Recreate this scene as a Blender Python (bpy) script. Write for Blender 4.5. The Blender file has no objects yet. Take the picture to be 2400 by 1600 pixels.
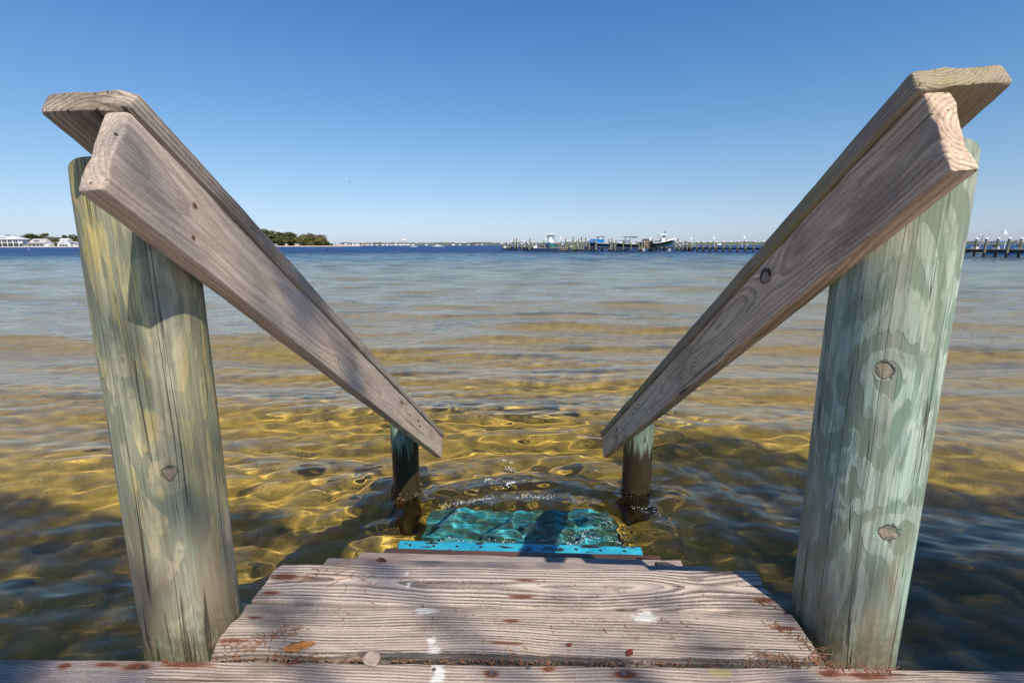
import bpy, math, random
import numpy as np
from mathutils import Vector, Matrix, noise as mnoise

# ---------------------------------------------------------------- scene, camera, light
scene = bpy.context.scene
COL = scene.collection
R = math.radians
CAM_H = 1.54
FPX = 1169.0
PITCH = math.atan(226 / FPX)
ROLL = R(0.10)
cam_d = bpy.data.cameras.new('camera')
cam = bpy.data.objects.new('camera', cam_d)
COL.objects.link(cam)
cam_d.sensor_width = 36.0
cam_d.lens = 36.0 * FPX / 2400.0
cam_d.clip_start = 0.02
cam_d.clip_end = 20000
cam.matrix_world = (Matrix.Translation((0, 0, CAM_H)) @ Matrix.Rotation(math.pi / 2 - PITCH, 4, 'X')
                    @ Matrix.Rotation(-ROLL, 4, 'Z'))
scene.camera = cam

SUN = Vector((0.40, -0.80, 1.10)).normalized()          # towards the sun
SUN_EL = math.asin(SUN.z)
world = bpy.data.worlds.new('World')
scene.world = world
world.use_nodes = True
wn = world.node_tree
wn.nodes.clear()
wo = wn.nodes.new('ShaderNodeOutputWorld')
wb = wn.nodes.new('ShaderNodeBackground')
sky = wn.nodes.new('ShaderNodeTexSky')
sky.sky_type = 'NISHITA'
sky.sun_disc = False
sky.sun_elevation = SUN_EL
sky.sun_rotation = math.atan2(SUN.x, SUN.y)
sky.altitude = 0
sky.air_density = 1.0
sky.dust_density = 0.3
sky.ozone_density = 3.0
wb.inputs['Strength'].default_value = 0.13
# the clear spring sky is bluer low down than the model's
tcw = wn.nodes.new('ShaderNodeTexCoord'); sxw = wn.nodes.new('ShaderNodeSeparateXYZ'); rmp = wn.nodes.new('ShaderNodeValToRGB'); mxw = wn.nodes.new('ShaderNodeMix')
wn.links.new(tcw.outputs['Generated'], sxw.inputs[0]); wn.links.new(sxw.outputs[2], rmp.inputs[0])
stops = [(0.0, (.60, .70, 1.04)), (.022, (.634, .725, 1.05)), (.087, (.69, .76, .90)), (.156, (.69, .815, .925)), (.288, (.55, .83, 1.04)), (.397, (.44, .80, 1.11)), (.8, (.38, .74, 1.1))]
el_ = rmp.color_ramp.elements
while len(el_) < len(stops): el_.new(.5)
for e_, (p_, c_) in zip(el_, stops): e_.position = p_; e_.color = (*[k * .85 for k in c_], 1)
mxw.data_type = 'RGBA'; mxw.blend_type = 'MULTIPLY'; mxw.inputs[0].default_value = 1.0
wn.links.new(sky.outputs[0], mxw.inputs[6]); wn.links.new(rmp.outputs[0], mxw.inputs[7]); wn.links.new(mxw.outputs[2], wb.inputs[0])
wn.links.new(wb.outputs[0], wo.inputs[0])
sl = bpy.data.lights.new('sun', 'SUN')
sl.energy = 4.8
sl.angle = R(0.5)
sl.color = (1.0, 0.94, 0.84)
so = bpy.data.objects.new('sun', sl)
COL.objects.link(so)
so.rotation_euler = SUN.to_track_quat('Z', 'Y').to_euler()
so.location = (3, -3, 8)
try:
    sl.cycles.is_caustics_light = True
except Exception as e:
    print('caustics light', e)
scene.view_settings.view_transform = 'Standard'
scene.view_settings.look = 'None'
scene.view_settings.exposure = 0.25
scene.view_settings.gamma = 1
scene.render.engine = 'CYCLES'
cy = scene.cycles
cy.use_denoising = True
cy.max_bounces = 8
cy.transmission_bounces = 6
cy.transparent_max_bounces = 8
cy.sample_clamp_indirect = 4.0
cy.sample_clamp_direct = 30.0
cy.blur_glossy = 0.3

# ---------------------------------------------------------------- helpers
CP, SP = math.cos(PITCH), math.sin(PITCH)


def ray(px, py):
    """world direction of a pixel of the 2400x1600 photograph (unit depth along the lens axis)"""
    u, w = (px - 1200) / FPX, (800 - py) / FPX
    c, s = math.cos(-ROLL), math.sin(-ROLL)
    u, w = u * c - w * s, u * s + w * c
    return Vector((u, CP + w * SP, w * CP - SP))


def on_z(px, py, z):
    d = ray(px, py)
    t = (z - CAM_H) / d.z
    return Vector((0, 0, CAM_H)) + d * t


def at_y(px, py, y):
    d = ray(px, py)
    return Vector((0, 0, CAM_H)) + d * (y / d.y)


def at_c(px, py, zc):
    return Vector((0, 0, CAM_H)) + ray(px, py) * zc


def tag(o, label=None, cat=None, group=None, kind=None):
    if label: o['label'] = label
    if cat: o['category'] = cat
    if group: o['group'] = group
    if kind: o['kind'] = kind
    return o


def empty(name, loc=(0, 0, 0), rz=0.0):
    o = bpy.data.objects.new(name, None)
    o.empty_display_size = 0.2
    o.location = loc
    o.rotation_euler = (0, 0, rz)
    COL.objects.link(o)
    return o


def copy_tree(o, parent=None):
    c = o.copy()
    COL.objects.link(c)
    if parent: c.parent = parent
    for ch in [k for k in o.children]:
        copy_tree(ch, c)
    return c


class MB:
    def __init__(s):
        s.v = []; s.f = []; s.mi = []; s.cm = 0

    def add(s, vs, fs):
        b = len(s.v)
        s.v.extend([tuple(v) for v in vs])
        for f in fs:
            s.f.append(tuple(b + i for i in f)); s.mi.append(s.cm)

    def box(s, c, size, rot=None, bev=0.0):
        hx, hy, hz = [k / 2 for k in size]
        vs = [Vector((x, y, z)) for x in (-hx, hx) for y in (-hy, hy) for z in (-hz, hz)]
        if rot is not None: vs = [rot @ v for v in vs]
        vs = [v + Vector(c) for v in vs]
        s.add(vs, [(0, 1, 3, 2), (4, 6, 7, 5), (0, 4, 5, 1), (2, 3, 7, 6), (0, 2, 6, 4), (1, 5, 7, 3)])

    def tube(s, pts, rads, n=8, caps=True):
        pts = [Vector(p) for p in pts]
        if not isinstance(rads, (list, tuple)): rads = [rads] * len(pts)
        rings = []
        prev = None
        for i, p in enumerate(pts):
            d = (pts[min(i + 1, len(pts) - 1)] - pts[max(i - 1, 0)])
            if d.length < 1e-9: d = Vector((0, 0, 1))
            d.normalize()
            a = prev if prev is not None else (Vector((1, 0, 0)) if abs(d.x) < .9 else Vector((0, 1, 0)))
            a = (a - d * a.dot(d)).normalized()
            prev = a
            b = d.cross(a)
            rings.append([p + (a * math.cos(2 * math.pi * k / n) + b * math.sin(2 * math.pi * k / n)) * rads[i] for k in range(n)])
        vs = [v for r in rings for v in r]
        fs = []
        for i in range(len(rings) - 1):
            for k in range(n):
                fs.append((i * n + k, i * n + (k + 1) % n, (i + 1) * n + (k + 1) % n, (i + 1) * n + k))
        if caps:
            fs.append(tuple(range(n - 1, -1, -1)))
            fs.append(tuple((len(rings) - 1) * n + k for k in range(n)))
        s.add(vs, fs)

    def loft(s, rings, caps=True):
        n = len(rings[0])
        vs = [v for r in rings for v in r]
        fs = []
        for i in range(len(rings) - 1):
            for k in range(n):
                fs.append((i * n + k, i * n + (k + 1) % n, (i + 1) * n + (k + 1) % n, (i + 1) * n + k))
        if caps:
            fs.append(tuple(range(n - 1, -1, -1)))
            fs.append(tuple((len(rings) - 1) * n + k for k in range(n)))
        s.add(vs, fs)

    def sphere(s, c, r, nu=8, nv=6, sq=(1, 1, 1)):
        c = Vector(c)
        rings = []
        for j in range(nv + 1):
            th = math.pi * j / nv
            rr = max(math.sin(th), 0.02) * r
            rings.append([c + Vector((rr * math.cos(2 * math.pi * k / nu) * sq[0], rr * math.sin(2 * math.pi * k / nu) * sq[1], -math.cos(th) * r * sq[2])) for k in range(nu)])
        s.loft(rings)

    def build(s, name, mats, parent=None, smooth=False, mw=None):
        me = bpy.data.meshes.new(name)
        me.from_pydata(s.v, [], s.f)
        if not isinstance(mats, (list, tuple)): mats = [mats]
        for m in mats: me.materials.append(m)
        if len(mats) > 1: me.polygons.foreach_set('material_index', s.mi)
        if smooth: me.polygons.foreach_set('use_smooth', [True] * len(me.polygons))
        me.update()
        o = bpy.data.objects.new(name, me)
        COL.objects.link(o)
        if mw is not None: o.matrix_world = mw
        if parent: o.parent = parent
        return o


# ---------------------------------------------------------------- node material helper
class G:
    def __init__(s, name):
        s.mat = bpy.data.materials.new(name)
        s.mat.use_nodes = True
        s.nt = s.mat.node_tree
        s.nt.nodes.clear()
        s.out = s.nt.nodes.new('ShaderNodeOutputMaterial')
        s._tc = None

    def n(s, t): return s.nt.nodes.new(t)

    def put(s, sock, v):
        if isinstance(v, (int, float)): sock.default_value = v
        elif isinstance(v, (tuple, list)):
            if len(v) == 3 and len(sock.default_value) == 4: v = (*v, 1)
            sock.default_value = v
        else: s.nt.links.new(v, sock)

    def obj(s):
        if not s._tc: s._tc = s.n('ShaderNodeTexCoord')
        return s._tc.outputs['Object']

    def pos(s):
        return s.n('ShaderNodeNewGeometry').outputs['Position']

    def m(s, op, a, b=None, c=None, clamp=False):
        n = s.n('ShaderNodeMath'); n.operation = op; n.use_clamp = clamp
        s.put(n.inputs[0], a)
        if b is not None: s.put(n.inputs[1], b)
        if c is not None: s.put(n.inputs[2], c)
        return n.outputs[0]

    def vm(s, op, a, b=None, sc=None):
        n = s.n('ShaderNodeVectorMath'); n.operation = op
        s.put(n.inputs[0], a)
        if b is not None: s.put(n.inputs[1], b)
        if sc is not None: s.put(n.inputs['Scale'], sc)
        return n.outputs['Value'] if op in ('LENGTH', 'DOT_PRODUCT', 'DISTANCE') else n.outputs[0]

    def sep(s, v):
        n = s.n('ShaderNodeSeparateXYZ'); s.put(n.inputs[0], v); return n.outputs

    def comb(s, x, y, z):
        n = s.n('ShaderNodeCombineXYZ')
        for i, k in enumerate((x, y, z)): s.put(n.inputs[i], k)
        return n.outputs[0]

    def noise(s, vec, scale=1.0, detail=3.0, rough=0.5, dist=0.0, col=False):
        n = s.n('ShaderNodeTexNoise')
        s.put(n.inputs['Vector'], vec)
        n.inputs['Scale'].default_value = scale
        n.inputs['Detail'].default_value = detail
        n.inputs['Roughness'].default_value = rough
        n.inputs['Distortion'].default_value = dist
        return n.outputs['Color'] if col else n.outputs['Fac']

    def sm(s, x, lo, hi, a=0.0, b=1.0):
        n = s.n('ShaderNodeMapRange'); n.interpolation_type = 'SMOOTHSTEP'
        s.put(n.inputs[0], x); s.put(n.inputs[1], lo); s.put(n.inputs[2], hi)
        s.put(n.inputs[3], a); s.put(n.inputs[4], b)
        return n.outputs[0]

    def lin(s, x, lo, hi, a=0.0, b=1.0):
        n = s.n('ShaderNodeMapRange')
        s.put(n.inputs[0], x); s.put(n.inputs[1], lo); s.put(n.inputs[2], hi)
        s.put(n.inputs[3], a); s.put(n.inputs[4], b)
        return n.outputs[0]

    def mix(s, f, a, b, mode='MIX'):
        n = s.n('ShaderNodeMix'); n.data_type = 'RGBA'; n.blend_type = mode
        s.put(n.inputs['Factor'], f)
        s.put(n.inputs[6], a); s.put(n.inputs[7], b)
        return n.outputs[2]

    def ramp(s, f, stops):
        n = s.n('ShaderNodeValToRGB')
        s.put(n.inputs[0], f)
        e = n.color_ramp.elements
        while len(e) < len(stops): e.new(0.5)
        for k, (p, c) in enumerate(stops):
            e[k].position = p
            e[k].color = (*c, 1) if len(c) == 3 else c
        return n.outputs[0]

    def bump(s, h, strength=0.5, dist=0.01, nrm=None):
        n = s.n('ShaderNodeBump')
        s.put(n.inputs['Height'], h)
        n.inputs['Strength'].default_value = strength
        n.inputs['Distance'].default_value = dist
        if nrm is not None: s.put(n.inputs['Normal'], nrm)
        return n.outputs[0]

    def pbr(s, color, rough=0.7, normal=None, metal=0.0, spec=0.5, coat=None):
        n = s.n('ShaderNodeBsdfPrincipled')
        s.put(n.inputs['Base Color'], color)
        s.put(n.inputs['Roughness'], rough)
        s.put(n.inputs['Metallic'], metal)
        s.put(n.inputs['Specular IOR Level'], spec)
        if normal is not None: s.put(n.inputs['Normal'], normal)
        s.nt.links.new(n.outputs[0], s.out.inputs[0])
        return s.mat


_plain = {}


def plain(name, color, rough=0.6, metal=0.0, var=0.12, scale=6.0):
    """a plain painted / solid material with a little procedural wear"""
    if name in _plain: return _plain[name]
    g = G(name)
    f = g.noise(g.obj(), scale, 4, 0.6)
    c = g.mix(g.sm(f, .35, .75), tuple(k * (1 + var) for k in color), tuple(k * (1 - var) for k in color))
    _plain[name] = g.pbr(c, rough, metal=metal)
    return _plain[name]


def wood_mat(name, light=(.42, .36, .32), dark=(.10, .075, .06), seed=0.0, ringf=230.0, centre=(0.02, -0.05), wander=.035,
             contrast=.8, knots=(), warm=(.40, .27, .18), warm_amt=.35, spots=(), wet=0.0, grain_bump=.55, algae=0.0,
             algae_col=(.30, .26, .05), greyblue=0.0, rings_sharp=.55):
    """weathered sawn timber: x is the grain direction in object space.  spots: (x, y, rx, ry, kind)"""
    g = G(name)
    p = g.obj()
    ps = g.vm('ADD', p, (seed * 3.1, seed * 1.7, seed * .9))
    x, y, z = g.sep(p)
    w1 = g.noise(g.vm('MULTIPLY', ps, (1.3, 2.0, 2.0)), 1.0, 2, .5)
    w2 = g.noise(g.vm('MULTIPLY', g.vm('ADD', ps, (7, 3, 5)), (1.1, 2.0, 2.0)), 1.0, 2, .5)
    ry = g.m('ADD', g.m('SUBTRACT', y, centre[0]), g.m('MULTIPLY', g.m('SUBTRACT', w1, .5), wander * 3))
    rz = g.m('ADD', g.m('SUBTRACT', z, centre[1]), g.m('MULTIPLY', g.m('SUBTRACT', w2, .5), wander * 3))
    r = g.m('SQRT', g.m('ADD', g.m('MULTIPLY', ry, ry), g.m('MULTIPLY', rz, rz)))
    fine = g.noise(g.vm('MULTIPLY', ps, (5, 40, 40)), 1.0, 3, .6)
    r = g.m('ADD', r, g.m('MULTIPLY', g.m('SUBTRACT', fine, .5), .004))
    kmask = None
    for (kx, ky, kr) in knots:
        d = g.vm('LENGTH', g.comb(g.m('MULTIPLY', g.m('SUBTRACT', x, kx), .55), g.m('SUBTRACT', y, ky), 0.0))
        e = g.m('EXPONENT', g.m('MULTIPLY', g.m('MULTIPLY', d, d), -1 / (kr * 2.2) ** 2))
        r = g.m('ADD', r, g.m('MULTIPLY', e, kr * .9))
        km = g.sm(g.m('ADD', d, g.m('MULTIPLY', fine, .006)), kr * .62, kr * .42)
        kmask = km if kmask is None else g.m('MAXIMUM', kmask, km)
    fr = g.m('FRACT', g.m('MULTIPLY', r, ringf))
    late = g.m('MULTIPLY', g.sm(fr, .22, .78), g.sm(fr, 1.0, .90))
    ringvar = g.noise(g.comb(g.m('MULTIPLY', r, ringf * .5), seed, g.m('MULTIPLY', x, .8)), 1.0, 2, .6)
    late = g.m('MULTIPLY', late, g.sm(ringvar, .30, .58, .3, 1.0))
    fibre = g.noise(g.vm('MULTIPLY', ps, (9, 420, 420)), 1.0, 3, .7)
    fib2 = g.noise(g.vm('MULTIPLY', ps, (2.5, 110, 110)), 1.0, 5, .72)
    fib3 = g.noise(g.vm('MULTIPLY', g.vm('ADD', ps, (2, 2, 6)), (7, 210, 210)), 1.0, 3, .7)
    crack = g.sm(g.noise(g.vm('MULTIPLY', g.vm('ADD', ps, (3, 9, 1)), (2.2, 95, 95)), 1.0, 2, .5), .675, .71)
    big = g.noise(g.vm('MULTIPLY', ps, (2.2, 6, 6)), 1.0, 4, .6)
    big2 = g.noise(g.vm('MULTIPLY', g.vm('ADD', ps, (1, 7, 9)), (1.3, 5, 5)), 1.0, 3, .6)
    base = g.mix(g.m('MULTIPLY', g.sm(big, .42, .7), warm_amt), light, warm)
    if greyblue: base = g.mix(g.m('MULTIPLY', g.sm(big2, .4, .65), greyblue), base, (.36, .35, .36))
    col = g.mix(g.m('MULTIPLY', late, contrast), base, dark)
    col = g.mix(g.sm(fib2, .38, .68, 0, .62), col, tuple(k * .45 for k in light))
    col = g.mix(g.sm(fib3, .48, .66, 0, .5), col, tuple(k * .38 for k in light))
    grit = g.noise(g.vm('MULTIPLY', ps, (120, 260, 260)), 1.0, 3, .7)
    col = g.mix(g.sm(grit, .52, .70, 0, .35), col, tuple(k * 1.45 for k in light))
    col = g.mix(g.sm(fibre, .4, .8, 0, .35), col, tuple(k * 1.35 for k in light))
    dirt = g.noise(g.vm('MULTIPLY', g.vm('ADD', ps, (5, 5, 5)), (3.5, 9, 9)), 1.0, 6, .65)
    col = g.mix(g.sm(dirt, .48, .70, 0, .62), col, tuple(k * 1.3 for k in dark))
    col = g.mix(g.m('MULTIPLY', crack, .85), col, (.025, .02, .017))
    speck = g.noise(g.vm('MULTIPLY', ps, (130, 170, 170)), 1.0, 2, .6)
    col = g.mix(g.sm(speck, .70, .78, 0, .55), col, (.55, .52, .48))
    if kmask is not None:
        col = g.mix(g.m('MULTIPLY', kmask, .75), col, (.20, .16, .13))
    if algae:
        am = g.m('MULTIPLY', g.sm(g.noise(g.vm('MULTIPLY', ps, (2, 14, 14)), 1, 4, .6), .40, .62), algae)
        col = g.mix(am, col, algae_col)
    h = g.m('ADD', g.m('MULTIPLY', late, .55), g.m('MULTIPLY', fibre, .25))
    h = g.m('ADD', h, g.m('MULTIPLY', fib2, -.5))
    h = g.m('SUBTRACT', h, g.m('MULTIPLY', crack, 1.6))
    edge_n = g.noise(g.vm('MULTIPLY', ps, (26, 60, 60)), 1.0, 4, .7)
    edge_c = g.noise(g.vm('MULTIPLY', ps, (70, 150, 150)), 1.0, 3, .7)
    for (sx, sy, rx, ryy, kind) in spots:
        dx = g.m('DIVIDE', g.m('SUBTRACT', x, sx), rx)
        dy = g.m('DIVIDE', g.m('SUBTRACT', y, sy), ryy)
        d = g.m('SQRT', g.m('ADD', g.m('MULTIPLY', dx, dx), g.m('MULTIPLY', dy, dy)))
        d = g.m('ADD', d, g.m('MULTIPLY', g.m('SUBTRACT', edge_n, .5), 1.3))
        if kind == 'r':
            f = g.sm(d, 1.0, .45, 0, .9); c = (.13, .035, .014)
            col = g.mix(g.sm(d, 1.5, .7, 0, .5), col, (.25, .10, .045))
        elif kind == 'w':
            f = g.m('MULTIPLY', g.sm(g.m('ADD', d, g.m('MULTIPLY', edge_c, 1.5)), 1.75, 1.1, 0, .8), g.sm(fibre, .38, .52, .35, 1.0)); c = (.72, .69, .62)
        elif kind == 'k':
            f = g.sm(d, 1.0, .5, 0, .85); c = (.03, .026, .022)
        elif kind == 'y':
            f = g.sm(g.m('ADD', d, edge_c), 1.5, 1.2, 0, .6); c = (.45, .38, .10)
        col = g.mix(f, col, c)
    rough = g.lin(fibre, .3, .7, .62 - wet * .45, .85 - wet * .45)
    b = g.bump(h, grain_bump, .0022)
    g.pbr(col, rough, b, spec=.35 + wet * .3)
    return g.mat


def post_mat(name, seed, base=(.35, .48, .37), patch=(.16, .25, .18), hi=(.50, .57, .45), yellow=0.0, brown=.5, blue=.4, dark_below=None,
             knots=(), dim=1.0):
    """peeled round piling, z along the axis in object space; knots: (arc, z, radius) on the unrolled surface"""
    g = G(name)
    sc = lambda c: tuple(k * dim for k in c)
    base, patch, hi = sc(base), sc(patch), sc(hi)
    p = g.obj()
    ps = g.vm('ADD', p, (seed * 2.3, seed * 1.1, seed * .7))
    x, y, z = g.sep(p)
    u = g.m('MULTIPLY', g.m('ARCTAN2', x, g.m('MULTIPLY', y, -1.0)), .09)      # metres round the log, 0 facing the viewer
    wob = g.noise(g.vm('MULTIPLY', ps, (3, 3, 1.2)), 1.0, 2, .5)
    n1 = g.noise(g.vm('MULTIPLY', ps, (7.5, 7.5, 2.5)), 1.0, 3.5, .55, .7)
    n3 = g.noise(g.vm('MULTIPLY', g.vm('ADD', ps, (3, 7, 2)), (17, 17, 5)), 1.0, 3, .55, .5)
    fringe = g.noise(g.vm('MULTIPLY', ps, (95, 95, 6)), 1.0, 4, .65)
    fine_w = g.noise(g.vm('MULTIPLY', ps, (60, 60, 60)), 1.0, 3, .6)
    kf = kring = None
    for (ku, kz, kr) in knots:
        du = g.m('SUBTRACT', u, ku)
        dz = g.m('MULTIPLY', g.m('SUBTRACT', z, kz), .85)
        d = g.m('SQRT', g.m('ADD', g.m('MULTIPLY', du, du), g.m('MULTIPLY', dz, dz)))
        dd_ = g.m('ADD', d, g.m('MULTIPLY', g.m('SUBTRACT', wob, .5), .06))
        e = g.m('EXPONENT', g.m('MULTIPLY', g.m('MULTIPLY', dd_, dd_), -1 / (kr * 3.2) ** 2))
        n1 = g.m('ADD', n1, g.m('MULTIPLY', e, .26))
        dn = g.m('ADD', d, g.m('MULTIPLY', g.m('SUBTRACT', fine_w, .5), kr * 1.5))
        k = g.sm(dn, kr * 1.05, kr * .85)
        kr_ = g.m('MULTIPLY', g.sm(dn, kr * 1.3, kr * 1.0), g.sm(dn, kr * .80, kr * .98))
        kf = k if kf is None else g.m('MAXIMUM', kf, k)
        kring = kr_ if kring is None else g.m('MAXIMUM', kring, kr_)
    # peeled growth rings leave darker flames with fringed lower ends
    lv = g.m('FRACT', g.m('ADD', g.m('MULTIPLY', n1, 5.0), g.m('MULTIPLY', fringe, .42)))
    pm = g.m('MULTIPLY', g.sm(lv, .42, .50), g.sm(lv, 1.0, .86))
    lv2 = g.m('FRACT', g.m('ADD', g.m('MULTIPLY', n3, 3.0), g.m('MULTIPLY', fringe, .5)))
    pm2 = g.m('MULTIPLY', g.m('MULTIPLY', g.sm(lv2, .66, .74), g.sm(lv2, 1.0, .85)), .55)
    pm_soft = g.noise(g.vm('MULTIPLY', ps, (8, 8, 1.8)), 1.0, 3, .6)
    pm = g.m('MULTIPLY', g.m('MAXIMUM', pm, pm2), g.sm(pm_soft, .30, .52, .45, 1.0))
    tone = g.noise(g.vm('MULTIPLY', g.vm('ADD', ps, (4, 2, 8)), (7, 7, 1.8)), 1.0, 5, .6)
    streak = g.noise(g.vm('MULTIPLY', ps, (60, 60, 2.0)), 1.0, 5, .65)
    streak2 = g.noise(g.vm('MULTIPLY', g.vm('ADD', ps, (8, 8, 8)), (28, 28, 1.2)), 1.0, 4, .6)
    fib = g.noise(g.vm('MULTIPLY', ps, (300, 300, 9)), 1.0, 3, .6)
    col = g.mix(g.sm(tone, .38, .62), base, hi)
    if blue: col = g.mix(g.m('MULTIPLY', g.sm(g.noise(g.vm('MULTIPLY', g.vm('ADD', ps, (9, 1, 2)), (8, 8, 1.3)), 1, 3, .5), .46, .62), blue), col, sc((.36, .54, .49)))
    if yellow:
        ym = g.m('MULTIPLY', g.sm(g.m('ADD', z, g.m('MULTIPLY', streak, .4)), .10, .66), yellow)
        ym = g.m('MULTIPLY', ym, g.sm(g.noise(g.vm('MULTIPLY', g.vm('ADD', ps, (2, 8, 3)), (8, 8, 1.4)), 1, 4, .6), .34, .60))
        col = g.mix(ym, col, (.58, .46, .14))
    pk = g.sm(g.noise(g.vm('MULTIPLY', g.vm('ADD', ps, (5, 1, 6)), (11, 11, 2.2)), 1, 4, .6), .56, .68, 0, .6)
    col = g.mix(pk, col, sc((.56, .44, .34)))
    patch2 = g.mix(tone, patch, tuple(k * 1.35 for k in patch))
    col = g.mix(g.m('MULTIPLY', pm, g.lin(fringe, .3, .7, .80, .98)), col, patch2)
    col = g.mix(g.sm(streak, .46, .66, 0, .6), col, tuple(k * .52 for k in base))
    col = g.mix(g.sm(streak2, .45, .28, 0, .40), col, sc((.62, .58, .47)))
    fb2 = g.noise(g.vm('MULTIPLY', ps, (150, 150, 5)), 1.0, 4, .7)
    col = g.mix(g.sm(fb2, .49, .64, 0, .62), col, tuple(k * .40 for k in base))
    col = g.mix(g.sm(fb2, .46, .32, 0, .35), col, tuple(k * 1.3 for k in hi))
    col = g.mix(g.sm(fine_w, .60, .72, 0, .5), col, tuple(k * .5 for k in base))
    bm = g.m('MULTIPLY', g.sm(g.noise(g.vm('MULTIPLY', g.vm('ADD', ps, (6, 6, 1)), (10, 10, 2.8)), 1, 6, .68), .34, .60), brown)
    low = g.sm(z, .50, .05)
    bm2 = g.m('MULTIPLY', g.m('MAXIMUM', low, .32), bm, clamp=True)
    col = g.mix(bm2, col, (.24, .17, .105))
    grime = g.m('MULTIPLY', g.sm(z, .11, .0), g.sm(fine_w, .3, .6, .3, .8))
    col = g.mix(g.m('MULTIPLY', grime, brown), col, (.10, .085, .035))
    u2 = g.m('ADD', u, g.m('MULTIPLY', wob, .03))
    crack = None
    for (fu, fz, off, wd) in ((34, .55, 0, .010), (55, 1.0, 17, .005)):
        cn = g.noise(g.comb(g.m('MULTIPLY', u2, fu), g.m('MULTIPLY', z, fz), seed + off), 1.0, 1.5, .4)
        cm = g.noise(g.comb(g.m('MULTIPLY', u2, 30), g.m('MULTIPLY', z, 2.4), seed + 5 + off), 1.0, 2.0, .5)
        ck = g.m('MULTIPLY', g.sm(g.m('ABSOLUTE', g.m('SUBTRACT', cn, .5)), wd, wd * .3), g.sm(cm, .46, .53))
        crack = ck if crack is None else g.m('MAXIMUM', crack, ck)
    col = g.mix(g.m('MULTIPLY', crack, .8), col, (.045, .036, .026))
    if kf is not None:
        kc = g.mix(g.sm(fine_w, .42, .58), (.34, .235, .155), (.085, .06, .035))
        col = g.mix(g.m('MULTIPLY', kf, g.lin(fringe, .35, .65, .45, .95)), col, kc)
        col = g.mix(g.m('MULTIPLY', g.m('MULTIPLY', kring, g.sm(fringe, .42, .55)), .6), col, (.06, .05, .03))
    wetm = 0.0
    if dark_below is not None:
        dz = g.m('ADD', z, g.m('MULTIPLY', g.m('SUBTRACT', streak, .5), .55))
        wetm = g.sm(dz, dark_below, dark_below - .09)
        col = g.mix(g.m('MULTIPLY', wetm, .95), col, (.034, .022, .012))
        spk = g.noise(g.vm('MULTIPLY', ps, (40, 40, 14)), 1.0, 3, .6)
        col = g.mix(g.sm(spk, .60, .66, 0, .8), col, (.025, .03, .02))
    h = g.m('ADD', g.m('MULTIPLY', fib, .30), g.m('MULTIPLY', streak, .5))
    h = g.m('SUBTRACT', h, g.m('MULTIPLY', crack, 2.5))
    h = g.m('SUBTRACT', h, g.m('MULTIPLY', pm, .45))
    if kring is not None: h = g.m('SUBTRACT', h, g.m('ADD', g.m('MULTIPLY', kring, 2.0), g.m('MULTIPLY', kf, g.m('MULTIPLY', fine_w, 2.5))))
    rough = .72 if dark_below is None else g.lin(wetm, 0, 1, .72, .3)
    g.pbr(col, rough, g.bump(h, .6, .003), spec=.3)
    return g.mat


# ---------------------------------------------------------------- water
def sheet(name, rows, cols, zfun, mat, kind='structure'):
    """polar sheet round the steps: one connected surface, finer close by"""
    r = rows[:, None]
    a = cols[None, :]
    X = r * np.sin(a)
    Y = r * np.cos(a)
    Z = zfun(X, Y, np.broadcast_to(r, X.shape))
    nr, nc = X.shape
    co = np.stack([X, Y, Z], -1).reshape(-1, 3).astype(np.float32)
    i = np.arange((nr - 1) * (nc - 1))
    rr, cc = i // (nc - 1), i % (nc - 1)
    q = np.stack([rr * nc + cc, (rr + 1) * nc + cc, (rr + 1) * nc + cc + 1, rr * nc + cc + 1], -1)[:, ::-1].astype(np.int32)
    me = bpy.data.meshes.new(name)
    me.vertices.add(len(co)); me.vertices.foreach_set('co', co.ravel())
    me.loops.add(q.size); me.loops.foreach_set('vertex_index', q.ravel())
    me.polygons.add(len(q))
    me.polygons.foreach_set('loop_start', np.arange(len(q), dtype=np.int32) * 4)
    me.polygons.foreach_set('loop_total', np.full(len(q), 4, dtype=np.int32))
    me.polygons.foreach_set('use_smooth', np.ones(len(q), dtype=bool))
    me.update(); me.validate()
    me.materials.append(mat)
    o = bpy.data.objects.new(name, me)
    COL.objects.link(o)
    tag(o, kind=kind)
    return o


rs = np.random.RandomState(12)


def geo(a, b, k):
    n = max(2, int(math.log(b / a) / k))
    return np.exp(np.linspace(math.log(a), math.log(b), n + 1))


rows_w = np.concatenate([geo(.55, 9, .0042), geo(9, 60, .0065)[1:], geo(60, 400, .02)[1:], geo(400, 9000, .09)[1:]])
# finer columns ahead, coarse to the sides
c1 = np.linspace(-1.0, 1.0, 420)
cols_w = np.concatenate([np.linspace(-1.75, -1.0, 60)[:-1], c1, np.linspace(1.0, 1.75, 60)[1:]])
comps = []
NW = 150
for i in range(NW):
    if i % 5 < 2:
        lam = math.exp(rs.uniform(math.log(.05), math.log(.20)))
        slp = .0132
    elif i % 5 < 4:
        lam = math.exp(rs.uniform(math.log(.20), math.log(1.1)))
        slp = .0142
    else:
        lam = math.exp(rs.uniform(math.log(1.1), math.log(6.0)))
        slp = .020
    ang = rs.normal(0.06, .30 if lam < .3 else .20)
    if i % 9 == 0: ang = rs.normal(.1, .9)
    k = 2 * math.pi / lam
    comps.append((k * math.sin(ang), k * math.cos(ang), slp / k * rs.uniform(.5, 1.3), rs.uniform(0, 6.283), lam))



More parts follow.
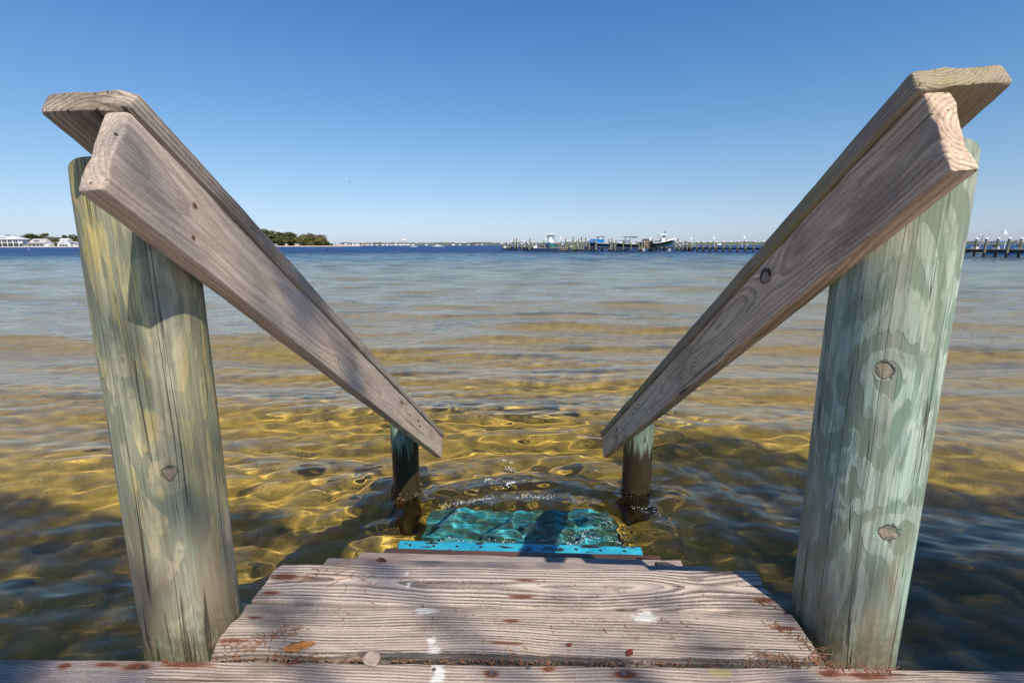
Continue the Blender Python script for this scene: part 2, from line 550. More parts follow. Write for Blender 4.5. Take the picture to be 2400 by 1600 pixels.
def water_z(X, Y, r):
    Z = np.zeros_like(X)
    cell = r * .0045
    # slow patchiness of the breeze
    gust = 1 + .35 * np.sin(X * .55 + Y * .23 + 1.0) * np.sin(Y * .41 - X * .17 + .4)
    for kx, ky, a, ph, lam in comps:
        att = np.clip((lam / cell - 3.0) / 4.0, 0, 1)
        g_ = gust if lam < .6 else 1.0
        Z += a * att * g_ * np.sin(kx * X + ky * Y + ph)
    # rings thrown out by the wash on the steps
    for (cx, cy_, lam, amp, dec, ph) in ((0.05, 2.35, .34, .0115, 1.8, .4), (0.10, 2.45, .15, .0032, .9, 1.7), (-.6, 2.9, .14, .0030, .6, 0), (.72, 2.95, .16, .0042, .75, 2.0)):
        d = np.sqrt((X - cx) ** 2 + (Y - cy_) ** 2)
        ang = np.arctan2(X - cx, Y - cy_)
        Z += amp * np.exp(-(d / dec) ** 1.6) * np.sin(2 * math.pi * (d + .03 * np.sin(ang * 3 + d * 3)) / lam + ph) * np.clip(d / .25, 0, 1)
    # choppy wash by the lowest steps
    m = np.exp(-(((X - .08) / .62) ** 4)) * np.exp(-(((Y - 2.62) / .36) ** 4))
    for (kx, ky, a, ph) in wash: Z += m * a * np.sin(kx * X + ky * Y + ph)
    # swell grows a little offshore
    return Z * (1 + np.clip((r - 15) / 60, 0, 1) * 1.3)


wash = []
for i in range(26):
    lam = math.exp(rs.uniform(math.log(.05), math.log(.2)))
    an = rs.uniform(0, 6.283)
    k = 2 * math.pi / lam
    wash.append((k * math.sin(an), k * math.cos(an), .055 / k, rs.uniform(0, 6.283)))

g = G('water')
P = g.pos()
wx, wy, wz = g.sep(P)
dist = g.vm('LENGTH', g.comb(wx, wy, 0.0))
nb = g.noise(g.vm('MULTIPLY', P, (.9, 2.6, 1)), 2.2, 4, .6)
nb2 = g.noise(g.vm('MULTIPLY', P, (.16, .5, 1)), 1.0, 5, .62)
nb0 = g.noise(g.vm('MULTIPLY', P, (1.0, 3.6, 1)), 3.4, 3, .55)
hgt = g.m('ADD', g.m('MULTIPLY', nb, g.sm(dist, 6, 36, 0, .075)), g.m('MULTIPLY', nb2, g.sm(dist, 12, 130, 0, 1.0)))
hgt = g.m('ADD', hgt, g.m('MULTIPLY', nb0, g.m('MULTIPLY', g.sm(dist, 3.5, 12, 0, .026), g.sm(dist, 60, 25))))
bw = g.bump(hgt, 1.0, 1.0)
tint = (.96, .93, .74)
fres = g.n('ShaderNodeFresnel'); fres.inputs['IOR'].default_value = 1.333
g.put(fres.inputs['Normal'], bw)
refr = g.n('ShaderNodeBsdfRefraction'); refr.inputs['IOR'].default_value = 1.333; refr.inputs['Roughness'].default_value = 0.0
g.put(refr.inputs['Color'], tint); g.put(refr.inputs['Normal'], bw)
glo = g.n('ShaderNodeBsdfGlossy'); glo.inputs['Roughness'].default_value = 0.02
g.put(glo.inputs['Color'], (1, 1, 1)); g.put(glo.inputs['Normal'], bw)
mx = g.n('ShaderNodeMixShader')
g.nt.links.new(fres.outputs[0], mx.inputs[0]); g.nt.links.new(refr.outputs[0], mx.inputs[1]); g.nt.links.new(glo.outputs[0], mx.inputs[2])
# farther out the ripples are finer than a pixel: same water, rough
gl = g.n('ShaderNodeBsdfGlass'); gl.inputs['IOR'].default_value = 1.333
g.put(gl.inputs['Roughness'], g.sm(dist, 25, 150, .06, .42)); g.put(gl.inputs['Normal'], bw); g.put(gl.inputs['Color'], (1, 1, 1))
mx2 = g.n('ShaderNodeMixShader')
g.put(mx2.inputs[0], g.sm(g.m('ADD', dist, g.m('MULTIPLY', g.m('SUBTRACT', nb2, .5), 90)), 50, 130))
g.nt.links.new(mx.outputs[0], mx2.inputs[1]); g.nt.links.new(gl.outputs[0], mx2.inputs[2])
g.nt.links.new(mx2.outputs[0], g.out.inputs[0])
M_WATER = g.mat
water = sheet('water', rows_w, cols_w, water_z, M_WATER)
water.cycles.is_caustics_caster = True

g = G('seabed')
P = g.pos()
wx, wy, wz = g.sep(P)
n_a = g.noise(g.vm('MULTIPLY', P, (1, 1.4, 1)), .9, 5, .6)
n_b = g.noise(P, 7.0, 4, .6)
n_c = g.noise(P, 60.0, 3, .6)
sand = g.mix(g.sm(n_b, .35, .7), (.45, .325, .10), (.32, .225, .068))
sand = g.mix(g.sm(n_c, .56, .70, 0, .6), sand, (.10, .07, .025))
sand = g.mix(g.sm(g.noise(P, 26, 3, .6), .62, .68, 0, .7), sand, (.55, .46, .26))
weed = g.sm(g.m('ADD', n_a, g.m('MULTIPLY', n_b, .25)), .66, .78, 0, .55)
sand = g.mix(weed, sand, (.08, .07, .022))
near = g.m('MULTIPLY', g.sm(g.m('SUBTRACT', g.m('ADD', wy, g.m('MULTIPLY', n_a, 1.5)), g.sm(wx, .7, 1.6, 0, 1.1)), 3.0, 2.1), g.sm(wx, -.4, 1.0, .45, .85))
sand = g.mix(near, sand, (.07, .06, .022))  # shade on the near water painted into the bed colour, deeper on the right
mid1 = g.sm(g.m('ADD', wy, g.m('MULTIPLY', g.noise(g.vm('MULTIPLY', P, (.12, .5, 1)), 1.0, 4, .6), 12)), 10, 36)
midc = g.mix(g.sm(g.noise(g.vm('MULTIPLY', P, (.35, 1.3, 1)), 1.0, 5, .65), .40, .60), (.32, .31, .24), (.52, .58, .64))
sand = g.mix(g.m('MULTIPLY', mid1, .75), sand, midc)  # pale light scattered in the water, put into the bed colour farther out
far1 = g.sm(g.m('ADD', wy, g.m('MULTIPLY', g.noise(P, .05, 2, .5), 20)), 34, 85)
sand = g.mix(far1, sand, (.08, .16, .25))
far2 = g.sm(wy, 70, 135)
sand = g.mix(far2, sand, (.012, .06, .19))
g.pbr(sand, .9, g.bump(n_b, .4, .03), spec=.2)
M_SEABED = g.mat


def bed_z(X, Y, r):
    d = np.clip(Y - 2, 0, 60)
    Z = -.40 - .011 * d - np.clip(Y - 60, 0, 300) * .03 + np.clip(2.2 - Y, 0, 2) * .10
    Z += .014 * np.sin(Y * 17 + 1.4 * np.sin(X * 1.7) + .6 * np.sin(X * 5.1 + Y)) * np.exp(-r / 14)
    Z += .02 * np.sin(X * 2.3 + Y * 1.1) * np.sin(Y * 1.9 - X * .7)
    return Z


rows_b = np.concatenate([geo(.5, 12, .014), geo(12, 9000, .06)[1:]])
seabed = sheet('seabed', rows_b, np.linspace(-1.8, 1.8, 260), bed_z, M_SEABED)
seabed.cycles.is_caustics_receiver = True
# ---------------------------------------------------------------- far land
random.seed(5)
M_SAND = plain('beach_sand', (.50, .40, .30), .9)
M_WHITE = plain('white_paint', (.74, .74, .72), .5, var=.06)
M_ROOF = plain('pale_metal_roof', (.55, .56, .58), .4, var=.08)
M_ROOF2 = plain('warm_grey_shingle', (.40, .36, .35), .8, var=.12)
M_RED = plain('red_brown_roof', (.30, .12, .08), .8)
M_GLASS = plain('dark_window_glass', (.03, .04, .05), .15)
M_TIMBER_DARK = plain('dark_wet_timber', (.045, .03, .022), .8, var=.4)
M_PILE = plain('greenish_piling', (.17, .17, .11), .85, var=.35, scale=1.5)
M_PILE_DARK = plain('black_wet_piling', (.02, .015, .012), .6)
M_DECK_FAR = plain('pale_pier_planks', (.42, .33, .26), .85)
M_NAVY = plain('navy_blue_hull', (.012, .03, .08), .35)
M_TEALH = plain('teal_hull', (.05, .20, .22), .3)
M_BLACK = plain('black_gelcoat', (.012, .012, .014), .25)
M_BLUEC = plain('bright_blue_canvas', (.01, .22, .62), .7)
M_METAL = plain('aluminium', (.35, .36, .38), .4, .6)
M_GREY = plain('grey_gelcoat', (.30, .33, .35), .4)


def foliage_mat(name, a, b):
    g = G(name)
    n = g.noise(g.obj(), .45, 3, .6)
    n2 = g.noise(g.obj(), 2.5, 2, .6)
    c = g.mix(g.sm(g.m('ADD', g.m('MULTIPLY', n, .7), g.m('MULTIPLY', n2, .3)), .38, .62), a, b)
    return g.pbr(c, .8, spec=.2)


FOL = [foliage_mat('olive_leaves', (.055, .062, .018), (.10, .10, .030)), foliage_mat('dark_pine_needles', (.030, .042, .016), (.06, .07, .025)),
       foliage_mat('yellow_green_leaves', (.10, .105, .028), (.15, .135, .045)), foliage_mat('bare_brown_twigs', (.12, .085, .065), (.17, .13, .10))]
M_BARK = plain('grey_bark', (.14, .11, .09), .9)


def tree_proto(kind, h, w, seed):
    rnd = random.Random(seed)
    root = empty('shore_tree')
    mb = MB()
    tb = h * (.45 if kind != 1 else .7)
    mb.tube([(0, 0, -.5), (.1 * w * rnd.uniform(-1, 1) * .3, 0, tb * .5), (0, .2, tb)], [h * .022, h * .017, h * .009], 6)
    blobs = []
    nbl = 7 if kind != 1 else 5
    for i in range(nbl):
        a = rnd.uniform(0, 6.28)
        rr = w * .5 * rnd.uniform(.15, .8)
        zz = h * rnd.uniform(.38, .86) if kind != 1 else h * rnd.uniform(.66, .93)
        sz = w * rnd.uniform(.20, .34)
        if kind == 1: sz *= .75
        blobs.append((rr * math.cos(a), rr * math.sin(a), zz, sz))
        mb.tube([(0, 0, tb * rnd.uniform(.5, .9)), (rr * .5 * math.cos(a), rr * .5 * math.sin(a), zz * .8), (rr * math.cos(a), rr * math.sin(a), zz)], [h * .008, h * .005, h * .002], 4)
    blobs.append((0, 0, h * .86, w * .24))
    if kind != 1:
        for i in range(5): blobs.append((w * rnd.uniform(-.45, .45), w * rnd.uniform(-.4, .4), h * rnd.uniform(.12, .4), w * .27))
    mb.build('trunk', M_BARK, root)
    lb = MB()
    for (bx, by, bz, s) in blobs:
        for k in range(105 if kind != 3 else 60):
            v = Vector((rnd.gauss(0, 1), rnd.gauss(0, 1), rnd.gauss(0, 1))).normalized() * s * rnd.uniform(.55, 1.05)
            v.z *= .62
            c = Vector((bx, by, bz)) + v
            q = s * rnd.uniform(.12, .28)
            n = (v.normalized() + Vector((rnd.uniform(-1, 1), rnd.uniform(-1, 1), rnd.uniform(-.3, 1.2))) * .8).normalized()
            t = n.orthogonal().normalized(); b = n.cross(t)
            rot = rnd.uniform(0, 6.28)
            t, b = t * math.cos(rot) + b * math.sin(rot), b * math.cos(rot) - t * math.sin(rot)
            lb.add([c + t * q, c + b * q * .8, c - t * q * .9, c - b * q], [(0, 1, 2, 3)])
    lb.build('crown', FOL[kind], root)
    return root


protos = {0: tree_proto(0, 10, 12, 1), 1: tree_proto(1, 14, 9, 2), 2: tree_proto(2, 8, 10, 3), 3: tree_proto(3, 9, 9, 4), 4: tree_proto(0, 12, 11, 6)}
used_proto = set()
KIND_TXT = {0: 'broad olive green tree', 1: 'tall dark pine', 2: 'low yellow green tree', 3: 'bare brown branched tree', 4: 'rounded dark olive tree'}
ORD = ['first', 'second', 'third', 'fourth', 'fifth', 'sixth', 'seventh', 'eighth', 'ninth', 'tenth', 'eleventh', 'twelfth', 'thirteenth', 'fourteenth', 'fifteenth', 'sixteenth',
       'seventeenth', 'eighteenth', 'nineteenth', 'twentieth'] + ['twenty-' + k for k in ('first', 'second', 'third', 'fourth', 'fifth', 'sixth', 'seventh', 'eighth', 'ninth')] + \
      ['thirtieth'] + ['thirty-' + k for k in ('first', 'second', 'third', 'fourth', 'fifth', 'sixth', 'seventh', 'eighth', 'ninth')] + ['fortieth'] + \
      ['forty-' + k for k in ('first', 'second', 'third', 'fourth', 'fifth', 'sixth', 'seventh', 'eighth', 'ninth')] + ['fiftieth']


def put_tree(k, px, Y, s, label, group, z=.8):
    o = protos[k] if k not in used_proto else copy_tree(protos[k])
    used_proto.add(k)
    p = at_y(px, 575, Y)
    o.location = (p.x, Y, z)
    o.rotation_euler = (0, 0, random.uniform(0, 6.28))
    o.scale = (s * random.uniform(.9, 1.15), s * random.uniform(.9, 1.15), s)
    tag(o, label, 'tree', group)


def land(name, pxs, Y0, Y1, zb, mat, seed, n=60, zmax=1.2, jit=6):
    mb = MB()
    xs = np.linspace(at_y(pxs[0], 575, Y0).x, at_y(pxs[1], 575, Y0).x, n)
    prof = [(0, -1.5), (.02, .02), (.06, .55), (.15, zmax), (.6, zmax * 1.3), (1, zmax)]
    rows = []
    for i, x in enumerate(xs):
        e = min(i, n - 1 - i) / 6.0
        e = min(1, e)
        row = []
        for (t, z) in prof:
            y = Y0 + (Y1 - Y0) * t + jit * mnoise.noise(Vector((x * .02, seed, 0))) + (1 - e) * (Y1 - Y0) * .25 * (1 - t)
            row.append((x, y, z * (e if z > 0 else 1) + .12 * mnoise.noise(Vector((x * .1, y * .1, seed))) - (1 - e) * .6))
        rows.append(row)
    m = len(prof)
    mb.add([v for r in rows for v in r], [(i * m + j, (i + 1) * m + j, (i + 1) * m + j + 1, i * m + j + 1) for i in range(n - 1) for j in range(m - 1)])
    o = mb.build(name, mat, smooth=True)
    tag(o, kind='structure')
    return o


g = G('shore_ground')
z_ = g.sep(g.pos())[2]
g.pbr(g.mix(g.sm(z_, .9, 1.25), (.50, .40, .31), (.09, .085, .035)), .9)
land('shore', (-520, 470), 512, 640, 0, g.mat, 1)
land('island', (600, 782), 590, 720, 0, g.mat, 2, n=50, zmax=1.1, jit=3)

# trees on the left shore, back row and front row
rowL = []
for i in range(32): rowL.append((-95 + i * 11.5 + random.uniform(-4, 4), 590 + random.uniform(-14, 20), random.uniform(1.05, 1.38)))
rowL.sort()
for i, (px, Y, s) in enumerate(rowL):
    k = [0, 2, 4, 3, 0, 2, 1, 0][i % 8] if not 60 < px < 90 else 4
    put_tree(k, px, Y, s * (.86 if k == 1 else 1.0), KIND_TXT[k] + ' behind the left shore houses, %s in the back row' % ORD[i], 'trees behind the houses on the left shore')
fr = [(-60, 2, .8), (57, 4, .95), (64, 0, .75), (122, 3, .95), (128, 2, .7), (196, 0, .95), (212, 2, .9), (236, 0, 1.1), (262, 4, 1.0), (300, 2, 1.0)]
for i, (px, k, s) in enumerate(fr):
    put_tree(k, px, 556, s, KIND_TXT[k] + ' beside the left shore houses, %s in the front row' % ORD[i], 'trees between the houses on the left shore')
put_tree(1, 80, 575, 1.02, 'tall dark pine rising above the second white house', 'trees behind the houses on the left shore')
isl = [(622, 4, 1.3), (640, 4, 1.18), (652, 0, 1.25), (661, 4, 1.05), (676, 0, 1.22), (683, 4, 1.05), (690, 0, 1.1), (701, 2, 1.05), (710, 2, 1.2), (720, 0, .95), (728, 0, 1.15), (738, 3, 1.2), (746, 2, .95),
       (750, 3, 1.15), (757, 3, .9), (762, 0, .62), (634, 2, .7), (668, 2, .7), (695, 2, .75), (714, 0, .65), (735, 0, .6), (771, 2, .33), (777, 0, .25), (657, 2, .8), (645, 2, .8), (680, 2, .85), (705, 2, .8), (724, 2, .75), (742, 2, .7)]
for i, (px, k, s) in enumerate(isl):
    put_tree(k, px, 612 + (i * 7) % 26, s * 1.32, KIND_TXT[k] + ' on the wooded point, %s of its trees' % ORD[i], 'trees on the wooded point')

# far treeline
mb = MB()
Yf = 2500.0
random.seed(8)
x0, x1 = at_y(560, 575, Yf).x, at_y(3400, 575, Yf).x
xx = x0
rings = []
while xx < x1:
    t = (xx - x0) / (x1 - x0)
    hh = 12 + 5 * mnoise.noise(Vector((xx * .01, 0, 0))) + 4.5 * mnoise.noise(Vector((xx * .05, 3, 0))) + 2.5 * random.random()
    if xx < at_y(800, 575, Yf).x: hh *= .55
    rings.append([Vector((xx, Yf - 30 + 6 * random.random(), -2)), Vector((xx, Yf - 22 + 5 * random.random(), hh * .55)), Vector((xx, Yf + 8 * random.random(), hh)), Vector((xx, Yf + 60, hh * .8)), Vector((xx, Yf + 90, -2))])
    xx += random.uniform(3.5, 8)
mb.loft(rings)
far = mb.build('treeline', plain('far_woods', (.075, .085, .062), .95, var=.25, scale=.02))
tag(far, 'low dark green line of woods along the far shore of the bay', 'woods', kind='stuff')
mb = MB()
mb.box(((x0 + x1) / 2, Yf + 10, -.9), (x1 - x0, 140, 2.8))
tag(mb.build('far_shore', M_SAND), kind='structure')


def gable(mb, c, w, d, h, ov=.4):
    x, y, z = c
    w2, d2 = w / 2 + ov, d / 2 + ov
    mb.add([(x - w2, y - d2, z), (x + w2, y - d2, z), (x + w2, y + d2, z), (x - w2, y + d2, z), (x - w2, y, z + h), (x + w2, y, z + h)], [(0, 1, 5, 4), (2, 3, 4, 5), (0, 4, 3), (1, 2, 5), (0, 3, 2, 1)])


def hip(mb, c, w, d, h, ov=.8, top=.5):
    x, y, z = c
    w2, d2 = w / 2 + ov, d / 2 + ov
    tx = w2 * top
    mb.add([(x - w2, y - d2, z), (x + w2, y - d2, z), (x + w2, y + d2, z), (x - w2, y + d2, z), (x - tx, y, z + h), (x + tx, y, z + h)], [(0, 1, 5, 4), (2, 3, 4, 5), (0, 4, 3), (1, 2, 5), (0, 3, 2, 1)])


random.seed(3)
fb = [(783, 14, 8, 0), (792, 10, 9, 0), (800, 22, 10, 1), (812, 20, 12, 0), (818, 24, 10, 1), (828, 10, 12, 0), (838, 22, 9, 0), (850, 16, 8, 2), (861, 24, 10, 1), (872, 14, 8, 0), (884, 12, 8, 2),
      (898, 18, 7, 0), (908, 12, 8, 0), (917, 18, 8, 2), (928, 22, 8, 0), (939, 16, 9, 0), (947, 16, 7, 0), (957, 20, 8, 0), (968, 12, 7, 0), (1000, 14, 7, 0), (1063, 18, 9, 2), (1078, 10, 6, 0), (1098, 14, 5, 0), (1118, 16, 7, 2),
      (1130, 10, 6, 0), (1683, 34, 9, 0)]
WCOL = [M_WHITE, plain('cream_stucco', (.62, .52, .44), .8), plain('pink_stucco', (.55, .36, .30), .8)]
for i, (px, w, h, k) in enumerate(fb):
    p = at_y(px, 575, Yf - 45)
    root = empty('waterfront_house', (p.x, p.y, 0))
    mb = MB(); h *= .8; w *= .8; mb.box((0, 0, h * .35), (w, 12, h * .7)); mb.build('wall', WCOL[k % 3 if k < 2 else i % 2], root)
    mb = MB(); gable(mb, (0, 0, h * .7), w, 12, h * .3); mb.build('roof', M_RED if k else M_ROOF, root)
    tag(root, ('red roofed' if k else 'pale roofed') + ' building on the far shore, %s from the left' % ORD[i], 'house', 'buildings along the far shore')
p = at_y(991.5, 575, Yf - 20)
root = empty('water_tower', (p.x, p.y, 0))
mb = MB(); mb.sphere((0, 0, 24), 9, 12, 8, (1, 1, .72)); mb.build('tank', M_WHITE, root)
mb = MB(); mb.tube([(0, 0, -2), (0, 0, 20)], [2.2, 1.6], 8); mb.build('tower_stem', M_WHITE, root)
root.location.x = at_y(947.5, 575, Yf - 20).x
tag(root, 'white bulb shaped water tower above the trees of the far shore', 'water tower')
for px, hh, tx in ((878, 24, 'thin radio mast above the far shore left of the water tower'), (936, 38, 'tall thin radio mast just left of the water tower'), (1117, 36, 'thin radio mast right of the anchored sailboat')):
    p = at_y(px, 575, Yf)
    mb = MB(); mb.tube([(0, 0, 0), (0, 0, hh + 6)], [.9, .5], 5)
    o = mb.build('radio_mast', M_GREY); o.location = (p.x, p.y, 0)
    tag(o, tx, 'mast', 'radio masts on the far shore')


# houses on the left shore ------------------------------------
def house(name, label, pxc, Y, build):
    p = at_y(pxc, 575, Y)
    root = empty(name, (p.x, Y, .9))
    build(root)
    tag(root, label, 'house')


def win(mb, x, y, z, w, h):
    mb.box((x, y, z), (w, .12, h))


def hA(root):
    W = 36
    mb = MB(); mb.box((0, 4, 3.6), (W - 3, 9, 7.2)); mb.build('wall', M_WHITE, root)
    mb = MB(); hip(mb, (0, 3, 7.2), W, 13, 3.6, .6, .55); mb.build('roof', M_ROOF, root)
    mb = MB(); mb.box((-1.5, -1.0, 8.6), (13, 3.4, 1.9)); mb.build('dormer', M_WHITE, root)
    for i in range(7):
        mb = MB(); mb.box((-6.5 + i * 1.7, -2.77, 8.8), (1.1, .12, .9)); mb.build('window', M_GLASS, root)
    for zz in (1.7, 5.4):
        for i in range(6):
            mb = MB(); mb.box((-14.5 + i * 5.8, -.56, zz), (4.6, .12, 2.6)); mb.build('window', M_GLASS, root)
    for i in range(7):
        mb = MB(); mb.box((-17.3 + i * 5.75, -3.2, 3.5), (.7, .5, 7.2)); mb.build('column', M_WHITE, root)
    mb = MB(); mb.box((0, -2, 3.75), (W, 3, .45)); mb.box((0, -3.45, 4.5), (W, .1, .12)); mb.build('balcony', M_WHITE, root)
    mb = MB(); mb.box((0, -1.5, .1), (W + 2, 6, .35)); mb.build('porch', M_TIMBER_DARK, root)


def hB(root):
    mb = MB(); mb.box((0, 3, 1.7), (20.5, 8, 3.4)); mb.box((9.8, 1, 1.3), (4, 6, 2.6)); mb.build('wall', M_WHITE, root)
    mb = MB(); mb.box((0, 3, 4.3), (16, 7, 1.9)); mb.build('upper_wall', M_WHITE, root)
    mb = MB()
    mb.add([(-9.5, -1.6, 4.0), (8.5, -1.6, 4.0), (8.5, 8, 4.0), (-9.5, 8, 4.0), (-7.2, 3, 7.9), (7.2, 3, 7.9)], [(0, 1, 5, 4), (2, 3, 4, 5), (0, 4, 3), (1, 2, 5), (0, 3, 2, 1)])
    mb.build('roof', M_ROOF2, root)
    mb = MB(); mb.box((-1, -.2, 5.9), (5.6, 1.6, 1.0)); mb.build('dormer', M_ROOF2, root)
    mb = MB(); mb.box((-1, -1.07, 5.9), (5.0, .12, .5)); mb.build('window', M_GLASS, root)
    for i in range(5):
        mb = MB(); mb.box((-8.1 + i * 4.0, -1.07, 1.4), (2.4 if i else 1.4, .12, 1.7)); mb.build('window', M_GLASS, root)
    mb = MB(); mb.box((0, -1.9, 3.3), (21, 1.9, .3)); mb.build('porch_roof', M_WHITE, root)


def hC(root):
    mb = MB(); mb.box((-3.0, 3, 2.3), (13, 8, 4.6)); mb.box((7.5, 3.5, 1.7), (9.5, 7, 3.4)); mb.build('wall', M_WHITE, root)
    mb = MB(); mb.box((-3.2, 3, 5.6), (8, 6, 2.4)); mb.build('upper_wall', M_WHITE, root)
    mb = MB(); gable(mb, (-3.2, 3, 6.4), 8.4, 6.2, 1.9, .3); mb.build('roof', M_ROOF, root)
    mb = MB()
    mb.add([(-14, -1.5, 3.2), (-7, -1.5, 5), (-7, 8, 5), (-14, 8, 3.2), (-14, -1.5, 2.9), (-7, -1.5, 4.7), (-7, 8, 4.7), (-14, 8, 2.9)], [(0, 1, 2, 3), (7, 6, 5, 4), (0, 4, 5, 1), (3, 2, 6, 7), (0, 3, 7, 4), (1, 5, 6, 2)])
    mb.build('wing_roof', M_ROOF2, root)
    mb = MB()
    mb.add([(1, -1.5, 5.2), (12.8, -1.5, 3.2), (12.8, 8, 3.2), (1, 8, 5.2), (1, -1.5, 4.9), (12.8, -1.5, 2.9), (12.8, 8, 2.9), (1, 8, 4.9)], [(0, 1, 2, 3), (7, 6, 5, 4), (0, 4, 5, 1), (3, 2, 6, 7), (0, 3, 7, 4), (1, 5, 6, 2)])
    mb.build('wing_roof', M_ROOF2, root)
    for (x, z, w, h) in ((-6.2, 1.3, 2.4, 1.7), (-3.1, 1.3, 2.4, 1.7), (0, 1.3, 2.4, 1.7), (-3.2, 3.7, 6, .5), (-8.3, 2.6, 1.3, .7), (5.6, 1.2, 1.4, 1.4), (-3.2, 6.0, 3.6, .5)):
        mb = MB(); mb.box((x, -1.07 if z < 5 else -.07, z), (w, .12, h)); mb.build('window', M_GLASS, root)


house('beach_house', 'large white two storey beach house with hipped roof and porch columns', 13, 530, hA)
house('beach_house', 'white beach house with steep grey roof and small dormer, middle of the three', 91, 532, hB)
house('beach_house', 'white beach house with raised centre gable and sloping side roofs beside the left post', 158, 532, hC)
mb = MB(); mb.sphere((0, 0, 0), 1.5, 10, 8); o = mb.build('storage_tank', M_WHITE); p = at_y(50.5, 575, 528); o.location = (p.x, 528, 4.6)
tag(o, 'round white tank beside the large white beach house', 'tank')
p = at_y(665, 575, 597)
for i, (px, w) in enumerate(((646, 3), (672, 2.2), (697, 4))):
    p = at_y(px, 575, 599)
    root = empty('cottage', (p.x, 599, .7))
    mb = MB(); mb.box((0, 0, .8), (w, 4, 1.6)); mb.build('wall', WCOL[1], root)
    mb = MB(); gable(mb, (0, 0, 1.6), w, 4, .9); mb.build('roof', M_ROOF2, root)
    tag(root, 'small white cottage under the trees of the wooded point, %s from the left' % ORD[i], 'cottage', 'cottages on the wooded point')


# ---------------------------------------------------------------- boats
def hull_mb(L, B, H, sheer=.35, n=16, flare=1.0):
    """bow towards +x, keel at z=0"""
    mb = MB()
    rings = []
    for i in range(n + 1):
        t = i / n
        x = -L / 2 + L * t
        b = B / 2 * (1 - max(0, (t - .45) / .55) ** 2.2) * (0.9 + .1 * min(1, t * 4)) + .02
        z1 = H + sheer * t ** 2
        kz = 0 + (H * .85) * max(0, (t - .72) / .28) ** 2.4
        ch = kz + (z1 - kz) * .42
        cb = b * .80
        rings.append([Vector((x, -b, z1)), Vector((x, -cb, ch)), Vector((x, 0, kz)), Vector((x, cb, ch)), Vector((x, b, z1))])
    mb.loft(rings)
    return mb


def motorboat(loc, rz, L, B, H, hullm, topm, label, ttop=True, canvas=None, engine=True, tilt=0, tower=0, bottom=None):
    root = empty('motorboat', loc, rz)
    root.rotation_euler = (0, -R(tilt), rz)
    tag(root, label, 'boat')
    hull_mb(L, B, H).build('hull', hullm, root)
    mb = MB(); 
    n = 12
    rim = []
    for sgn in (-1, 1):
        pts = []
        for i in range(n + 1):
            t = i / n
            b = B / 2 * (1 - max(0, (t - .45) / .55) ** 2.2) * (0.9 + .1 * min(1, t * 4))
            pts.append((-L / 2 + L * t, sgn * b, H + .35 * t * t + .03))
        mb.tube(pts, .09, 6)
    mb.build('gunwale', topm, root)
    if bottom:
        mb = hull_mb(L * .97, B * .80, H * .42, .1)
        o = mb.build('bottom', bottom, root); o.location = (0, 0, -.03)
    mb = MB(); mb.box((-L * .05, 0, H + .45), (L * .16, B * .42, 1.1)); mb.box((L * .28, 0, H + .2), (L * .28, B * .5, .25)); mb.build('console', topm, root)
    mb = MB(); mb.box((L * .03, 0, H + 1.15), (.08, B * .42, .5)); mb.build('windscreen', M_GLASS, root)
    if ttop:
        zt = H + 2.05 + tower
        mb = MB(); mb.box((-L * .06, 0, zt), (L * .34, B * .8, .10)); mb.box((-L * .06, 0, zt + .07), (L * .28, B * .6, .06)); mb.build('t_top', canvas or topm, root)
        mb = MB()
        for sx in (-.16, .06):
            for sy in (-.3, .3): mb.tube([(L * sx, B * sy, H), (L * sx, B * sy, zt)], .04, 6)
        mb.build('t_top_frame', M_METAL, root)
        for k, sx in enumerate((-.2, .07)):
            mb = MB(); mb.tube([(L * sx, B * .3 * (1 - 2 * k), zt), (L * sx - .1, B * .34 * (1 - 2 * k), zt + 1.5)], [.025, .012], 5); mb.build('antenna', M_WHITE, root)
    if engine:
        mb = MB(); mb.box((-L / 2 - .35, 0, H + .25), (.55, .5, .75)); mb.tube([(-L / 2 - .35, 0, H - .1), (-L / 2 - .35, 0, H - 1.1)], [.14, .08], 6); mb.build('outboard_motor', M_BLACK, root)
    return root


# marina geometry: main pier A runs away on the right, dock B crosses the middle, dock C runs out to the left
def lineA(y): return 73.4 - .253 * y


pA0, pA1 = Vector((lineA(30), 30, 0)), Vector((lineA(121.5), 121.5, 0))
dock_pts = [Vector((lineA(121.5), 121.5, 0)), at_y(1560, 585, 125.5), at_y(1345, 585, 126.5), at_y(1252, 585, 134), at_y(1176, 585, 160)]
for v in dock_pts: v.z = 0


